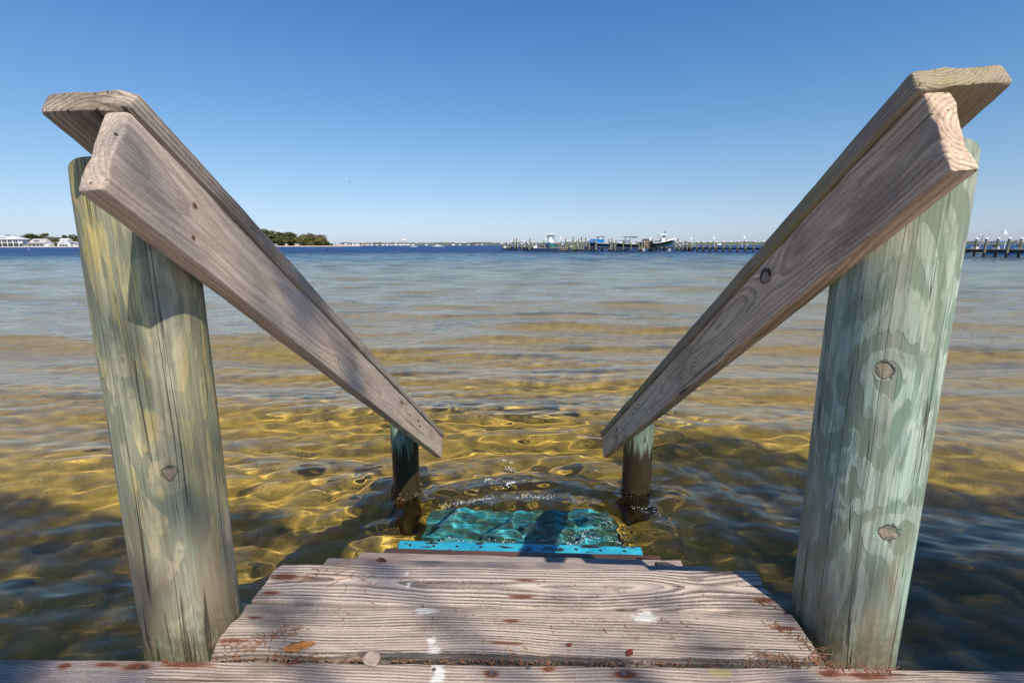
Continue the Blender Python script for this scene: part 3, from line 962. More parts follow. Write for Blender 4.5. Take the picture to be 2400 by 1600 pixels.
def pier(name, pts, label, spacing, width, off, seed, tall=2.1, capped=True):
    root = empty(name, (pts[0].x, pts[0].y, 0))
    tag(root, label, 'pier')
    rnd = random.Random(seed)
    dk, fa = MB(), MB()
    org = Vector((pts[0].x, pts[0].y, 0))
    ps = []
    for a, b in zip(pts[:-1], pts[1:]):
        d = (b - a); L = d.length; d.normalize(); nrm = Vector((-d.y, d.x, 0))
        if nrm.dot(off) < 0: nrm = -nrm
        rot = Matrix.Rotation(math.atan2(d.y, d.x), 3, 'Z')
        c = (a + b) / 2 + nrm * width / 2 - org
        dk.box((c.x, c.y, .91), (L + .15, width, .05), rot)
        for w_ in (.05, width - .05):
            c2 = (a + b) / 2 + nrm * w_ - org
            fa.box((c2.x, c2.y, .70), (L, .09, .34), rot)
        n = int(L / spacing)
        for i in range(n + 1): ps.append((a + d * (i * spacing), nrm))
    dk.build('deck', M_DECK_FAR, root)
    fa.build('side_beam', M_TIMBER_DARK, root)
    k = 0
    for (p, nrm) in ps:
        for w_ in (-.14, width + .14):
            if k >= 98: break
            if (p.x / p.y) < -.9: continue
            k += 1
            q = p + nrm * w_ - org
            h = tall + rnd.uniform(-.05, .08)
            if not capped and rnd.random() < .35: h = .9 + rnd.uniform(.2, .9)
            mb = MB(); mb.tube([(0, 0, .45), (rnd.uniform(-.03, .03), 0, h)], .125, 10)
            pl = mb.build('piling', M_PILE, root); pl.location = (q.x, q.y, 0)
            mb = MB(); mb.tube([(0, 0, -.6), (0, 0, .5)], .145, 10); w2 = mb.build('wet_base', M_PILE_DARK, pl)
            mb = MB(); mb.tube([(0, 0, h - .02), (0, 0, h + .05), (0, 0, h + .20)], [.18, .18, .02], 10); mb.build('piling_cap', M_WHITE, pl)
    return root


pier('pier', [pA0, pA1], 'long wooden pier with white capped pilings running out from the right', 2.345, 1.7, Vector((1, 0, 0)), 3)
pier('pier', dock_pts, 'low wooden dock with boat slips crossing the middle of the bay', 3.1, 1.8, Vector((0, 1, 0)), 4, 1.9, False)
# handrail wire on the near end of the pier
mb = MB()
a = Vector((lineA(66) + 1.9, 66, 2.0)); b = Vector((lineA(50) + 1.9, 50, 2.0))
mb.tube([a, b], .03, 5)
tag(mb.build('pier_cable', M_WHITE), 'thin white cable strung along the piling tops at the right edge', 'cable')

# free standing mooring pilings, read off left to right
za = [(195, 495, 1, 0), (235, 450, 1, 0), (330, 450, 1, 0), (367, 500, 1, 0), (410, 450, 1, 0), (437, 445, 1, 0), (515, 345, 0, 0), (557, 500, 1, 0), (597, 335, 0, 1), (612, 440, 1, 0), (740, 500, 1, 0), (785, 455, 1, 0), (867, 410, 0, 0),
      (893, 455, 1, 0), (930, 500, 1, 0), (960, 345, 0, 0), (1012, 450, 1, 0), (1095, 435, 1, 0), (1130, 500, 1, 0), (1245, 440, 1, 0), (1285, 450, 0, 0), (1310, 450, 0, 0), (1355, 400, 0, 0), (1390, 430, 1, 0), (1440, 440, 0, 1),
      (1478, 440, 0, 1), (1605, 440, 0, 1), (1675, 440, 0, 1), (1775, 430, 1, 0), (1822, 430, 0, 1), (1870, 500, 1, 0), (1948, 345, 0, 0), (1992, 420, 1, 1), (2030, 430, 0, 0), (2080, 420, 1, 0), (2143, 390, 0, 1), (2160, 295, 0, 0),
      (2200, 430, 1, 0), (2225, 450, 0, 0), (2255, 400, 0, 0), (2312, 345, 0, 0)]
zb = [(15, 430, 1, 0), (42, 300, 0, 0), (85, 440, 0, 0), (148, 320, 0, 0), (230, 480, 0, 1), (258, 430, 0, 0), (305, 345, 0, 1), (382, 345, 0, 0), (440, 430, 1, 0), (447, 370, 0, 0), (795, 345, 0, 0), (835, 430, 1, 1), (875, 335, 0, 0),
      (925, 450, 1, 0), (945, 450, 1, 0), (985, 410, 0, 1), (1035, 450, 1, 0), (1115, 455, 0, 0), (1190, 380, 0, 0), (1222, 430, 1, 0), (1320, 450, 1, 0), (1410, 450, 1, 0), (1520, 450, 0, 0), (1618, 420, 1, 0), (1625, 500, 0, 0), (1683, 450, 1, 0),
      (1710, 375, 0, 0), (1765, 440, 1, 0), (1900, 405, 0, 1), (1920, 430, 1, 0), (1955, 430, 0, 0), (1992, 360, 0, 0), (2115, 450, 0, 0), (2190, 430, 0, 0), (2245, 430, 0, 0), (2315, 440, 0, 0)]
zc = [(380, 315, 0, 0), (430, 335, 1, 0), (445, 255, 0, 0), (480, 400, 1, 0), (500, 335, 1, 0), (555, 380, 1, 0), (575, 400, 1, 0), (603, 300, 0, 0), (640, 385, 1, 0), (677, 330, 1, 0), (730, 380, 1, 0)]
piles = [(1160 + x / 11.76, 530 + y / 11.76, c, w) for x, y, c, w in za] + [(1360 + x / 11.76, 530 + y / 11.76, c, w) for x, y, c, w in zb] + [(1540 + x / 9.046, 530 + y / 9.046, c, w) for x, y, c, w in zc]
piles.sort()
random.seed(21)
for i, (px, py, c, w) in enumerate(piles):
    Yd = float(np.interp(px, [1170, 1250, 1345, 1560, 1625], [158, 132, 124, 123, 119]))
    Yd += random.choice((-2.2, -1.2, 2.6)) if py < 563 or i % 3 else 2.6
    top = at_y(px, py, Yd)
    r = .145 * (1.35 if w else 1.0)
    root = empty('mooring_piling', (top.x, Yd, 0))
    mb = MB(); mb.tube([(0, 0, .42), (random.uniform(-.04, .04), 0, top.z)], [r, r * .92], 10); mb.build('shaft', M_PILE, root)
    mb = MB(); mb.tube([(0, 0, -.6), (0, 0, .43)], r * 1.02, 10); mb.build('wet_base', M_PILE_DARK, root)
    if c:
        mb = MB(); mb.tube([(0, 0, top.z - .03), (0, 0, top.z + .06), (0, 0, top.z + .22)], [r * 1.3, r * 1.3, .02], 10); mb.build('piling_cap', M_WHITE, root)
    sz = 'tall' if top.z > 3.1 else ('short' if top.z < 1.9 else 'mid height')
    n_ = i + 1
    o_ = ORD[i] if i < len(ORD) else ORD[len(piles) - 1 - i]
    side = 'left' if i < len(ORD) else 'right'
    tag(root, '%s %s marina piling, %s of them from the %s' % (sz, 'white capped' if c else 'bare', o_, side), 'piling', 'mooring pilings of the marina')

# lamps
lamps = [(1200.4, 561, 1204, 150), (1228.5, 561.5, 1228.5, 139), (1280, 557.5, 1277, 131), (1313.5, 555, 1316.5, 128), (1406.4, 556, 1409, 127.5), (1464.2, 557, 1461, 127.5), (1523.7, 557, 1526, 127.5), (1543.2, 557.5, 1546, 127.5),
         (1582, 557, 1585.5, 126), (1619.8, 556, 1622.7, 121), (1672.1, 554.5, 1676.2, 114.3), (1744, 552.5, 1741, 105), (2355, 538.5, 2361.5, 61)]
for i, (px, py, pp, Yl) in enumerate(lamps):
    s = at_y(px, py, Yl); q = at_y(pp, py, Yl)
    root = empty('lamp_post', (q.x, Yl, .9))
    dx = s.x - q.x
    hz = s.z - .9
    mb = MB(); mb.tube([(0, 0, 0), (0, 0, hz + .1)], .045, 6); mb.build('pole', M_WHITE, root)
    mb = MB(); mb.tube([(0, 0, hz + .05), (dx * .25, 0, hz + .32), (dx * .75, 0, hz + .34), (dx, 0, hz + .02)], .035, 6); mb.build('arm', M_WHITE, root)
    mb = MB(); mb.tube([(dx, 0, hz + .04), (dx, 0, hz - .10), (dx, 0, hz - .42), (dx, 0, hz - .50)], [.05, .10, .22, .27], 12); mb.build('lamp_shade', M_WHITE, root)
    where = ['on the outer dock', 'on the outer dock beside short pilings', 'left of the white boat tower', 'right of the white boat tower', 'above the blue canvas boat', 'above the black topped boat', 'between the black boat and the white topped boat',
             'left of the white topped boat', 'just right of the white topped boat', 'where the dock meets the long pier', 'on the long pier, left of the bare stretch', 'on the long pier nearest the right handrail', 'standing on the pier at the right edge'][i]
    tag(root, 'white gooseneck lamp post ' + where, 'lamp post', 'white lamp posts along the piers')
s = at_y(2296, 552, 63); root = empty('lamp_post', (at_y(2301, 560, 63).x, 63, .9))
mb = MB(); mb.tube([(-.2, 0, 0), (.12, 0, s.z - .9 + .1)], .06, 6); mb.build('pole', M_METAL, root)
mb = MB(); mb.tube([(.12, 0, s.z - .85), (-.18, 0, s.z - .84)], .03, 6); mb.sphere((-.24, 0, s.z - .88), .12); mb.build('lamp_head', M_WHITE, root)
tag(root, 'dark lamp pole with small round head just right of the right post', 'lamp post')


# floating work docks, boxes
def float_dock(pxl, pxr, Y, zt, depth, label, box):
    a, b = at_y(pxl, 585, Y), at_y(pxr, 585, Y)
    root = empty('floating_dock', ((a.x + b.x) / 2, Y, 0))
    w = b.x - a.x
    mb = MB(); mb.box((0, depth / 2, zt / 2 - .12), (w, depth, zt + .1))
    for i in range(int(w / .45)): mb.box((-w / 2 + .25 + i * .45, -.02, zt / 2), (.07, .06, zt * .8))
    mb.build('hull', M_NAVY, root)
    mb = MB(); mb.box((0, depth / 2, zt - .02), (w + .1, depth + .1, .08)); mb.build('deck', M_DECK_FAR, root)
    tag(root, label, 'floating dock')
    if box:
        r2 = empty('dock_box', (at_y(box[0], 585, Y).x, Y + .6, zt + .02))
        mb = MB(); mb.box((0, 0, .25), (box[1], .6, .5)); mb.build('chest', M_WHITE, r2)
        mb = MB(); mb.box((0, 0, .53), (box[1] * 1.12, .7, .07)); mb.build('lid', M_WHITE, r2)
        tag(r2, box[2], 'dock box', 'white dock boxes')


float_dock(1250, 1307, 121, .82, 3.2, 'dark blue floating work dock in front of the white boat tower', (1255, .8, 'white dock box at the left end of the long dark blue floating dock'))
float_dock(1175, 1196, 156, .62, 3.0, 'small dark blue floating dock at the far left end of the marina', (1184, .85, 'white dock box on the small floating dock at the far left end'))
for i, (a_, b_, Y, tx) in enumerate(((1197, 1213, 155, 'pale wooden landing stage beside the small floating dock'), (1309, 1329, 121, 'pale wooden landing stage at the right end of the long floating dock'))):
    a, b = at_y(a_, 585, Y), at_y(b_, 585, Y)
    root = empty('landing_stage', ((a.x + b.x) / 2, Y, 0)); w = b.x - a.x
    mb = MB(); mb.box((0, 1, .78), (w, 2, .10)); mb.box((0, .4, .42), (w * .9, 1, .09)); mb.build('deck', M_DECK_FAR, root)
    for k in range(4):
        mb = MB(); mb.tube([(-w / 2 + .2 + k * (w - .4) / 3, .1, -.5), (-w / 2 + .2 + k * (w - .4) / 3, .1, .74)], .10, 6); mb.build('leg', M_TIMBER_DARK, root)
    tag(root, tx, 'landing stage')
for i, (px, w, tx) in enumerate(((1342, 1.0, 'white dock box on the middle dock, left of a pair'), (1352, .9, 'white dock box on the middle dock, right of a pair'))):
    p = at_y(px, 585, 127.3)
    r2 = empty('dock_box', (p.x, 127.3, .94))
    mb = MB(); mb.box((0, 0, .25), (w, .6, .5)); mb.build('chest', M_WHITE, r2)
    mb = MB(); mb.box((0, 0, .53), (w * 1.12, .7, .07)); mb.build('lid', M_WHITE, r2)
    tag(r2, tx, 'dock box', 'white dock boxes')


def xz(px, py, Y):
    p = at_y(px, py, Y); return p.x, p.z


# boats at the slips
x, z = xz(1291, 584, 124)
motorboat((x, 124.5, .10), R(-100), 8.5, 3.0, 1.7, M_TEALH, M_WHITE, 'teal hulled fishing boat with tall white canvas covered tower, bow towards the viewer', ttop=True, tower=.2)
mb = MB()
for (zz, w, d) in ((1.7, 1.7, 1.5),): pass
rings = []
for zz, w in ((1.75, .95), (2.4, .75), (3.2, .66), (3.95, .70), (4.15, .80), (4.3, .55)):
    rings.append([Vector((w * math.cos(2 * math.pi * k / 12) * (1 + .12 * math.sin(k * 2.7 + zz)), .8 * w * math.sin(2 * math.pi * k / 12), zz)) for k in range(12)])
mb.loft(rings)
o = mb.build('canvas_cover', M_WHITE, smooth=False); bt = [q for q in COL.objects if q.name.startswith('motorboat')][0]
o.parent = bt; o.location = (0, 0, -.2); o.rotation_euler = (0, 0, R(100))
x, z = xz(1404, 580, 124)
motorboat((x, 124.4, .75), R(158), 5.6, 2.3, 1.05, M_NAVY, M_WHITE, 'navy motorboat with bright blue canvas cover raised on a lift', canvas=M_NAVY, bottom=M_WHITE, tower=-.45)
bt = [q for q in COL.objects if q.name.startswith('motorboat') and not q.parent][-1]
mb = MB(); mb.box((.4, 0, 1.75), (3.0, 1.9, .75)); mb.box((1.6, 0, 1.45), (1.4, 1.7, .5)); mb.build('canvas_cover', M_BLUEC, bt)
x, z = xz(1468, 580, 124)
motorboat((x, 124.4, .55), R(165), 6.0, 2.3, 1.05, M_BLACK, M_GREY, 'dark motorboat with black canopy raised on a lift, middle of the marina', canvas=M_BLACK, bottom=M_WHITE, tower=-.3)
bt = [q for q in COL.objects if q.name.startswith('motorboat') and not q.parent][-1]
mb = MB(); mb.box((-.9, 0, 2.83), (3.4, 2.0, .12)); mb.box((-1.9, 0, 2.72), (1.2, 1.9, .10)); mb.build('rear_canopy', M_BLACK, bt)
mb = MB(); mb.box((-1.6, .3, 1.25), (1.2, 1.3, .5)); mb.box((1.2, 0, 1.35), (1.0, 1.2, .55)); mb.build('seat', M_WHITE, bt)
x, z = xz(1556, 575, 121)
motorboat((x, 121.0, 1.15), R(12), 5.6, 2.2, 1.05, M_BLACK, M_WHITE, 'black hulled centre console boat with white top, bow up to the right on a lift', bottom=M_TEALH, tilt=7, tower=-.3)
bt = [q for q in COL.objects if q.name.startswith('motorboat') and not q.parent][-1]
mb = MB(); mb.tube([(.5, 0, 2.75), (.5, 0, 3.5)], .11, 8); mb.build('radar_mast', M_BLACK, bt)
random.seed(2)
for i, (px, w, Yl, zt) in enumerate(((1387, 17, 123.5, 564.5), (1452, 17, 123.5, 564), (1547, 22, 122, 565))):
    x, z = xz(px, zt, Yl)
    ww = w / FPX * Yl
    root = empty('boat_lift', (x, Yl, 0))
    mb = MB(); mb.box((0, 0, z), (ww, .18, .16)); mb.build('top_beam', M_METAL, root)
    mb = MB(); mb.box((0, 0, .55), (ww * 1.9, .2, .2)); mb.build('cradle', M_TIMBER_DARK, root)
    for sx in (-1, 1):
        mb = MB(); mb.tube([(sx * ww / 2, 0, -.5), (sx * ww / 2, 0, z)], .13, 8); mb.build('leg', M_PILE, root)
    tag(root, 'boat lift frame of grey beam and posts ' + ['at the blue canvas boat', 'at the black canopied boat', 'at the white topped boat'][i], 'boat lift', 'boat lifts of the marina')
for i, (px, py, tx) in enumerate(((1508.5, 585, 'round white life ring hung on the dock left of the white topped boat'), (1569, 586, 'round white life ring hung on the dock under the black hull'))):
    p = at_y(px, py, 121.3)
    mb = MB(); mb.tube([(.24 * math.cos(k * math.pi / 6), 0, .24 * math.sin(k * math.pi / 6)) for k in range(13)], .085, 6, caps=False)
    o = mb.build('life_ring', M_WHITE, smooth=True); o.location = p
    tag(o, tx, 'life ring', 'life rings on the marina dock')
# boat house with brown sign panel left of the white topped boat
x, z = xz(1516, 572, 126.3)
root = empty('fuel_shed', (x, 127.2, .93))
mb = MB(); mb.box((0, 0, 1.0), (1.3, .9, 2.0)); mb.build('wall', plain('brown_boards', (.20, .13, .10), .8), root)
mb = MB(); mb.box((0, 0, 2.06), (1.6, 1.2, .1)); mb.build('roof', M_ROOF2, root)
tag(root, 'small brown dockside shed between the lamp and the white topped boat', 'shed')
# boats beyond the right pier
for i, (px, rz_, cols, lab) in enumerate(((2285, 8, (M_WHITE, M_WHITE, M_RED), 'white boat with reddish canopy moored beyond the pier, right of the right post'), (2330, 172, (M_BLUEC, M_WHITE, M_BLUEC), 'blue and white boat moored beyond the pier'),
                                          (2385, 5, (M_BLUEC, M_WHITE, M_WHITE), 'blue hulled boat with white canopy at the right edge beyond the pier'))):
    x, z = xz(px, 590, 70)
    motorboat((x, 70, .15), R(rz_), 3.0, 1.5, .7, cols[0], cols[1], lab, canvas=cols[2])
    bt = [q for q in COL.objects if q.name.startswith('motorboat') and not q.parent][-1]
    bt.scale = (1, 1, .62)
p0, p1 = at_y(2352, 563, 62), at_y(2384, 563.5, 62)
mb = MB(); mb.tube([p0, p1], .04, 6); mb.box(tuple(p1 + Vector((0, 0, -.1))), (.25, .2, .35))
tag(mb.build('hoist_arm', M_METAL), 'thin dark hoist arm above the pilings at the right edge', 'hoist')

# sailboat at anchor
p = at_y(1026, 578, 330)
root = empty('sailboat', (p.x, 330, 0), R(176))
hull_mb(8.0, 2.4, .95, .25).build('hull', M_WHITE, root)
mb = MB(); mb.box((-.3, 0, 1.25), (3.6, 1.4, .5)); mb.build('cabin', M_WHITE, root)
mb = MB(); mb.box((-.3, -.72, 1.3), (2.8, .04, .18)); mb.build('window', M_GLASS, root)
mb = MB(); mb.tube([(.4, 0, 1.2), (.4, 0, 11.2)], [.09, .05], 6); mb.build('mast', M_WHITE, root)
mb = MB(); mb.tube([(.4, 0, 2.1), (-3.2, 0, 2.0)], .11, 6); mb.build('boom', plain('navy_sail_cover', (.03, .05, .12), .7), root)
mb = MB(); mb.tube([(.4, 0, 11.0), (-3.9, 0, 1.2)], .05, 5); mb.tube([(.4, 0, 11.0), (3.9, 0, 1.3)], .02, 4); mb.build('stay', M_METAL, root)
mb = MB(); mb.box((-3.0, 0, 2.6), (1.5, 1.6, .12)); mb.box((-3.6, 0, 2.3), (.1, 1.6, .5)); mb.build('canopy', plain('teal_canvas', (.03, .35, .40), .7), root)
tag(root, 'white sailboat with bare mast anchored in the middle of the bay', 'sailboat')
for i, (px, Y) in enumerate(((966.5, 450), (973.5, 450))):
    p = at_y(px, 579, Y)
    root = empty('pontoon_boat', (p.x, Y, 0))
    mb = MB(); mb.box((0, 0, .35), (2.7, 1.6, .5)); mb.build('hull', M_WHITE, root)
    mb = MB(); mb.box((0, 0, 1.9), (2.0, 1.5, .12))
    for sx in (-.9, .9): mb.tube([(sx, 0, .6), (sx, 0, 1.9)], .05, 4)
    mb.build('canopy', M_WHITE, root)
    tag(root, 'small white pontoon boat near the far shore, %s of the pair' % ('left' if i == 0 else 'right'), 'pontoon boat', 'pair of pontoon boats')
for i, (px, Y, tx) in enumerate(((1625.5, 700, 'tiny white motorboat far out behind the end of the long pier'), (1710, 800, 'tiny white motorboat far out, middle of the three'), (1751, 800, 'tiny white motorboat far out nearest the right handrail'))):
    p = at_y(px, 575, Y)
    root = empty('speedboat', (p.x, Y, 0))
    hull_mb(4.5, 1.8, .8, .3, 8).build('hull', M_WHITE, root)
    mb = MB(); mb.box((-.3, 0, 1.2), (1.4, 1.2, .8)); mb.build('cabin', M_WHITE, root)
    tag(root, tx, 'motorboat', 'distant motorboats')


# birds
def bird(pt, s, rz, flying, mat, label):
    root = None
    mb = MB()
    mb.loft([[Vector((xx, r * math.cos(a), r * math.sin(a) * .9 + dz)) for a in [k * math.pi / 4 for k in range(8)]] for (xx, r, dz) in
             ((-.28, .01, .03), (-.18, .04, .01), (-.02, .085, 0), (.12, .07, .02), (.18, .045, .06 if not flying else .03), (.23, .05, .09 if not flying else .04), (.27, .03, .09 if not flying else .04), (.33, .006, .08 if not flying else .03))])
    o = mb.build('bird', mat, smooth=True)
    o.location = pt; o.scale = (s, s, s); o.rotation_euler = (0, 0, rz)
    wmb = MB()
    if flying:
        for sg in (-1, 1):
            wmb.add([(.10, 0, .03), (-.08, 0, .03), (-.06, sg * .30, .16), (.08, sg * .32, .16), (-.12, sg * .62, .09), (.0, sg * .36, .175), (.10, 0, .045), (-.08, 0, .045)], [(0, 1, 2, 3), (3, 2, 4), (6, 3, 2, 7), (3, 4, 5)])
        wmb.build('wings', mat, o)
    tag(o, label, 'bird')


M_GULL = plain('white_feathers', (.75, .75, .75), .8)
M_DARKB = plain('dark_feathers', (.03, .03, .035), .8)
bird(at_y(819, 426, 150), .9, R(200), True, M_DARKB, 'dark bird gliding in the open sky left of centre')
bird(at_y(1407.7, 538.6, 140), .8, R(100), True, M_DARKB, 'dark bird flying above the marina boats')
bird(on_z(765, 589.5, .1) + Vector((0, 0, .25)), 1.0, R(20), True, M_DARKB, 'dark bird skimming the blue water right of the wooded point')
bird(on_z(67, 587.5, .1) + Vector((0, 0, .3)), .95, R(15), True, M_GULL, 'white gull flying low over the water before the left shore')
for i, (px, py) in enumerate(((909.5, 589.7), (923, 589.7), (934, 590.4), (940, 590))):
    bird(on_z(px, py, .05), .7, R(random.uniform(0, 360)), False, M_GULL, 'white gull floating on the open blue water, %s of four from the left' % ORD[i])
bird(at_y(1363.5, 554.6, 121.5), .75, R(70), False, M_DARKB, 'dark bird perched on a tall bare piling')
# ---------------------------------------------------------------- timber
def rounded(w, h, r, n=4):
    pts = []
    for (cx, cz, a0) in ((w / 2 - r, h / 2 - r, 0), (-w / 2 + r, h / 2 - r, 90), (-w / 2 + r, -h / 2 + r, 180), (w / 2 - r, -h / 2 + r, 270)):
        for k in range(n + 1):
            a = R(a0 + 90 * k / n)
            pts.append((cx + r * math.cos(a), cz + r * math.sin(a)))
    # extra points along the flats
    out = []
    for i in range(len(pts)):
        a, b = pts[i], pts[(i + 1) % len(pts)]
        out.append(a)
        L = math.hypot(b[0] - a[0], b[1] - a[1])
        m = int(L / .018)
        for k in range(1, m): out.append((a[0] + (b[0] - a[0]) * k / m, a[1] + (b[1] - a[1]) * k / m))
    return out


def board_mb(L, w, h, r=.005, seed=0, wob=.0012, end_r=.006, chip=0.0, ragged=0.0, step=.03, shape=None):
    """plank along +x from 0, width in y (0..w), thickness in z (-h..0)"""
    prof = rounded(w, h, r)
    n = max(6, int(L / step))
    xs = [0, end_r * .3, end_r] + [end_r + (L - 2 * end_r) * k / n for k in range(1, n)] + [L - end_r, L - end_r * .3, L]
    ins = [end_r * .8, end_r * .25, 0] + [0] * (n - 1) + [0, end_r * .25, end_r * .8]
    mb = MB()
    rings = []
    for x, i in zip(xs, ins):
        ring = []
        for (py, pz) in prof:
            sy = (w / 2 - i) / (w / 2); sz = (h / 2 - i) / (h / 2)
            v = mnoise.noise_vector(Vector((x * 3 + seed * 9.1, py * 14, pz * 14 + seed)))
            v2 = mnoise.noise_vector(Vector((x * 26 + seed * 5.3, py * 40, pz * 40 - seed)))
            yy = py * sy + v.x * wob * 1.5 + v2.x * wob * .7
            zz = pz * sz + v.y * wob * 1.5 + v2.y * wob * .7
            xx = x
            e0_ = max(0, 1 - x / .045); e1_ = max(0, 1 - (L - x) / .045)
            xx += e0_ * mnoise.noise(Vector((py * 30, pz * 30, seed))) * ragged + e1_ * mnoise.noise(Vector((py * 30, pz * 30, seed + 9))) * ragged
            if chip and (py > w * .3 or py < -w * .3):
                c = mnoise.noise(Vector((x * 7 + seed, 3, math.copysign(1, py))))
                if c > .25: yy -= math.copysign((c - .25) * chip, py)
            if shape:
                yy, zz = shape(xx, yy, zz)
            ring.append(Vector((xx, yy + w / 2, zz - h / 2)))
        rings.append(ring)
    def capped(ring):
        c = sum(ring, Vector()) / len(ring)
        return [[c + (v - c) * k for v in ring] for k in (.02, .45, .8)]
    rings = capped(rings[0]) + rings + capped(rings[-1])[::-1]
    mb.loft(rings)
    return mb


def smooth_by_angle(o, deg=40):
    me = o.data
    me.polygons.foreach_set('use_smooth', [True] * len(me.polygons))
    try:
        me.set_sharp_from_angle(angle=R(deg))
    except Exception:
        pass


def frame(p0, xdir, ydir):
    x = Vector(xdir).normalized()
    y = (Vector(ydir) - x * Vector(ydir).dot(x)).normalized()
    z = x.cross(y)
    return Matrix(((x.x, y.x, z.x, p0[0]), (x.y, y.y, z.y, p0[1]), (x.z, y.z, z.z, p0[2]), (0, 0, 0, 1)))


def plank(name, mb, mat, mw, parent):
    o = mb.build(name, mat, None, mw=mw)
    smooth_by_angle(o)
    o.parent = parent
    return o


DECK_Z = CAM_H - .79


def px_on(o_mw, px, py, z):
    """pixel on plane z -> local x, y of a plank"""
    q = o_mw.inverted() @ on_z(px, py, z)
    return q.x, q.y


# deck edge, a boardwalk running left-right under the camera
e0, e1 = on_z(0, 1543, DECK_Z), on_z(2400, 1569.5, DECK_Z)
ddir = (e1 - e0).normalized()
deck = empty('boardwalk', (0, 0, DECK_Z))
tag(deck, 'weathered grey boardwalk deck with rusty screws along the bottom of the view', 'deck')
back = Vector((ddir.y, -ddir.x, 0))            # towards the camera
back = -back if back.y > 0 else back
joint = on_z(352, 1600, DECK_Z)
xa = -2.6
w_deck = .14


def deck_board(start_x, L, row, mat, seed):
    # local x along ddir, y towards +Y (away) : width from near edge to far edge
    far_edge0 = e0 + ddir * (start_x - e0.x)
    near = far_edge0 + back * (w_deck + row * (w_deck + .006))
    mw = frame(near, ddir, -back)
    mb = board_mb(L, w_deck, .038, .004, seed, .0014, .004, ragged=.012)
    return plank('deck_board', mb, mat, mw, deck), mw


jx = on_z(372, 1560, DECK_Z).x
mw_r = frame(e0 + ddir * (jx - e0.x) + back * w_deck, ddir, -back)
mw_l = frame(e0 + ddir * (-2.6 - e0.x) + back * w_deck, ddir, -back)


def spots_from(mw, z, lst):
    out = []
    for (px, py, rx, ry, k) in lst:
        a, b = px_on(mw, px, py, z)
        out.append((a, b, rx, ry, k))
    return out


sp = spots_from(mw_r, DECK_Z, [(435, 1556, .05, .009, 'r'), (392, 1548, .022, .008, 'r'), (684, 1548, .026, .010, 'r'), (1151, 1577, .017, .010, 'r'),
                               (1462, 1577, .028, .013, 'r'), (1285, 1567, .018, .008, 'r'), (1947, 1578, .026, .009, 'r'), (2035, 1583, .05, .010, 'r'),
                               (1020, 1560, .014, .02, 'w'), (1026, 1590, .016, .03, 'w'), (1030, 1575, .016, .03, 'w'), (1690, 1574, .024, .012, 'y')])
m_deck_r = wood_mat('deck_wood', (.56, .435, .35), (.085, .06, .046), 1.3, 150, (-.22, -.10), .034, .95, spots=sp, warm=(.45, .32, .27), warm_amt=.6, rings_sharp=.5)
sp = spots_from(mw_l, DECK_Z, [(320, 1562, .035, .010, 'r'), (330, 1564, .022, .007, 'k'), (150, 1560, .012, .008, 'r'), (250, 1557, .03, .006, 'r')])
kx_, ky_ = px_on(mw_l, 90, 1580, DECK_Z)
m_deck_l = wood_mat('deck_wood_dark', (.38, .31, .28), (.10, .07, .06), 2.9, 210, (.05, -.03), .03, .75, knots=[(kx_, ky_, .03)], spots=sp)
deck_board(jx, 3.2, 0, m_deck_r, 1)
deck_board(-2.6, jx + 2.6 - .003, 0, m_deck_l, 2)
for rr_ in range(1, 17):
    deck_board(-2.6, 2.5, rr_, m_deck_l, 10 + rr_)
    deck_board(-.096, 3.0, rr_, m_deck_r, 20 + rr_)

# the bank the boardwalk stands on, behind the viewer
mb = MB()
bx = [-60 + 4 * k for k in range(31)]
prof_b = [(.55, -.62), (.1, -.42), (-.5, -.05), (-1.2, .30), (-2.6, .55), (-6, .62), (-14, .75), (-40, 1.1)]
rows_ = [[(x_, y_ + .25 * mnoise.noise(Vector((x_ * .2, y_, 4))), z_ + .08 * mnoise.noise(Vector((x_ * .3, y_ * .4, 1)))) for (y_, z_) in prof_b] for x_ in bx]
m_ = len(prof_b)
mb.add([v for r_ in rows_ for v in r_], [(i * m_ + j, (i + 1) * m_ + j, (i + 1) * m_ + j + 1, i * m_ + j + 1) for i in range(len(bx) - 1) for j in range(m_ - 1)])
g = G('sandy_bank')
nb_ = g.noise(g.pos(), 1.3, 5, .6)
g.pbr(g.mix(g.sm(nb_, .42, .6), (.42, .34, .23), (.12, .13, .05)), .9, g.bump(nb_, .5, .05))
tag(mb.build('bank', g.mat, smooth=True), kind='structure')

# steps --------------------------------------------------------
steps = empty('staircase', (0, .95, DECK_Z))
tag(steps, 'weathered wooden steps going down from the boardwalk into the water between the two handrails', 'stairs')
tread_specs = [  # name of look, height, far-edge pixels left / right, depth
    (DECK_Z, (654, 1319), (1771, 1337.5)),
    (CAM_H - .965, (766, 1306), (1669, 1325)),
    (CAM_H - 1.145, (844, 1293), (1594, 1311)),
    (CAM_H - 1.31, (902, 1283), (1545, 1300)),
    (CAM_H - 1.45, (939, 1265), (1502, 1280)),
]
m_treads = []
tread_mw = []
for i, (z, pl, pr) in enumerate(tread_specs):
    a, b = on_z(*pl, z), on_z(*pr, z)
    d = (b - a).normalized()
    bk = Vector((d.y, -d.x, 0))
    if bk.y > 0: bk = -bk
    L = (b - a).length
    for k in range(2):
        near = a + bk * (.139 * (k + 1) + .006 * k)
        ex = 0.0
        mw = frame(near - d * ex, d, -bk)
        tread_mw.append((i, k, mw, L, z))

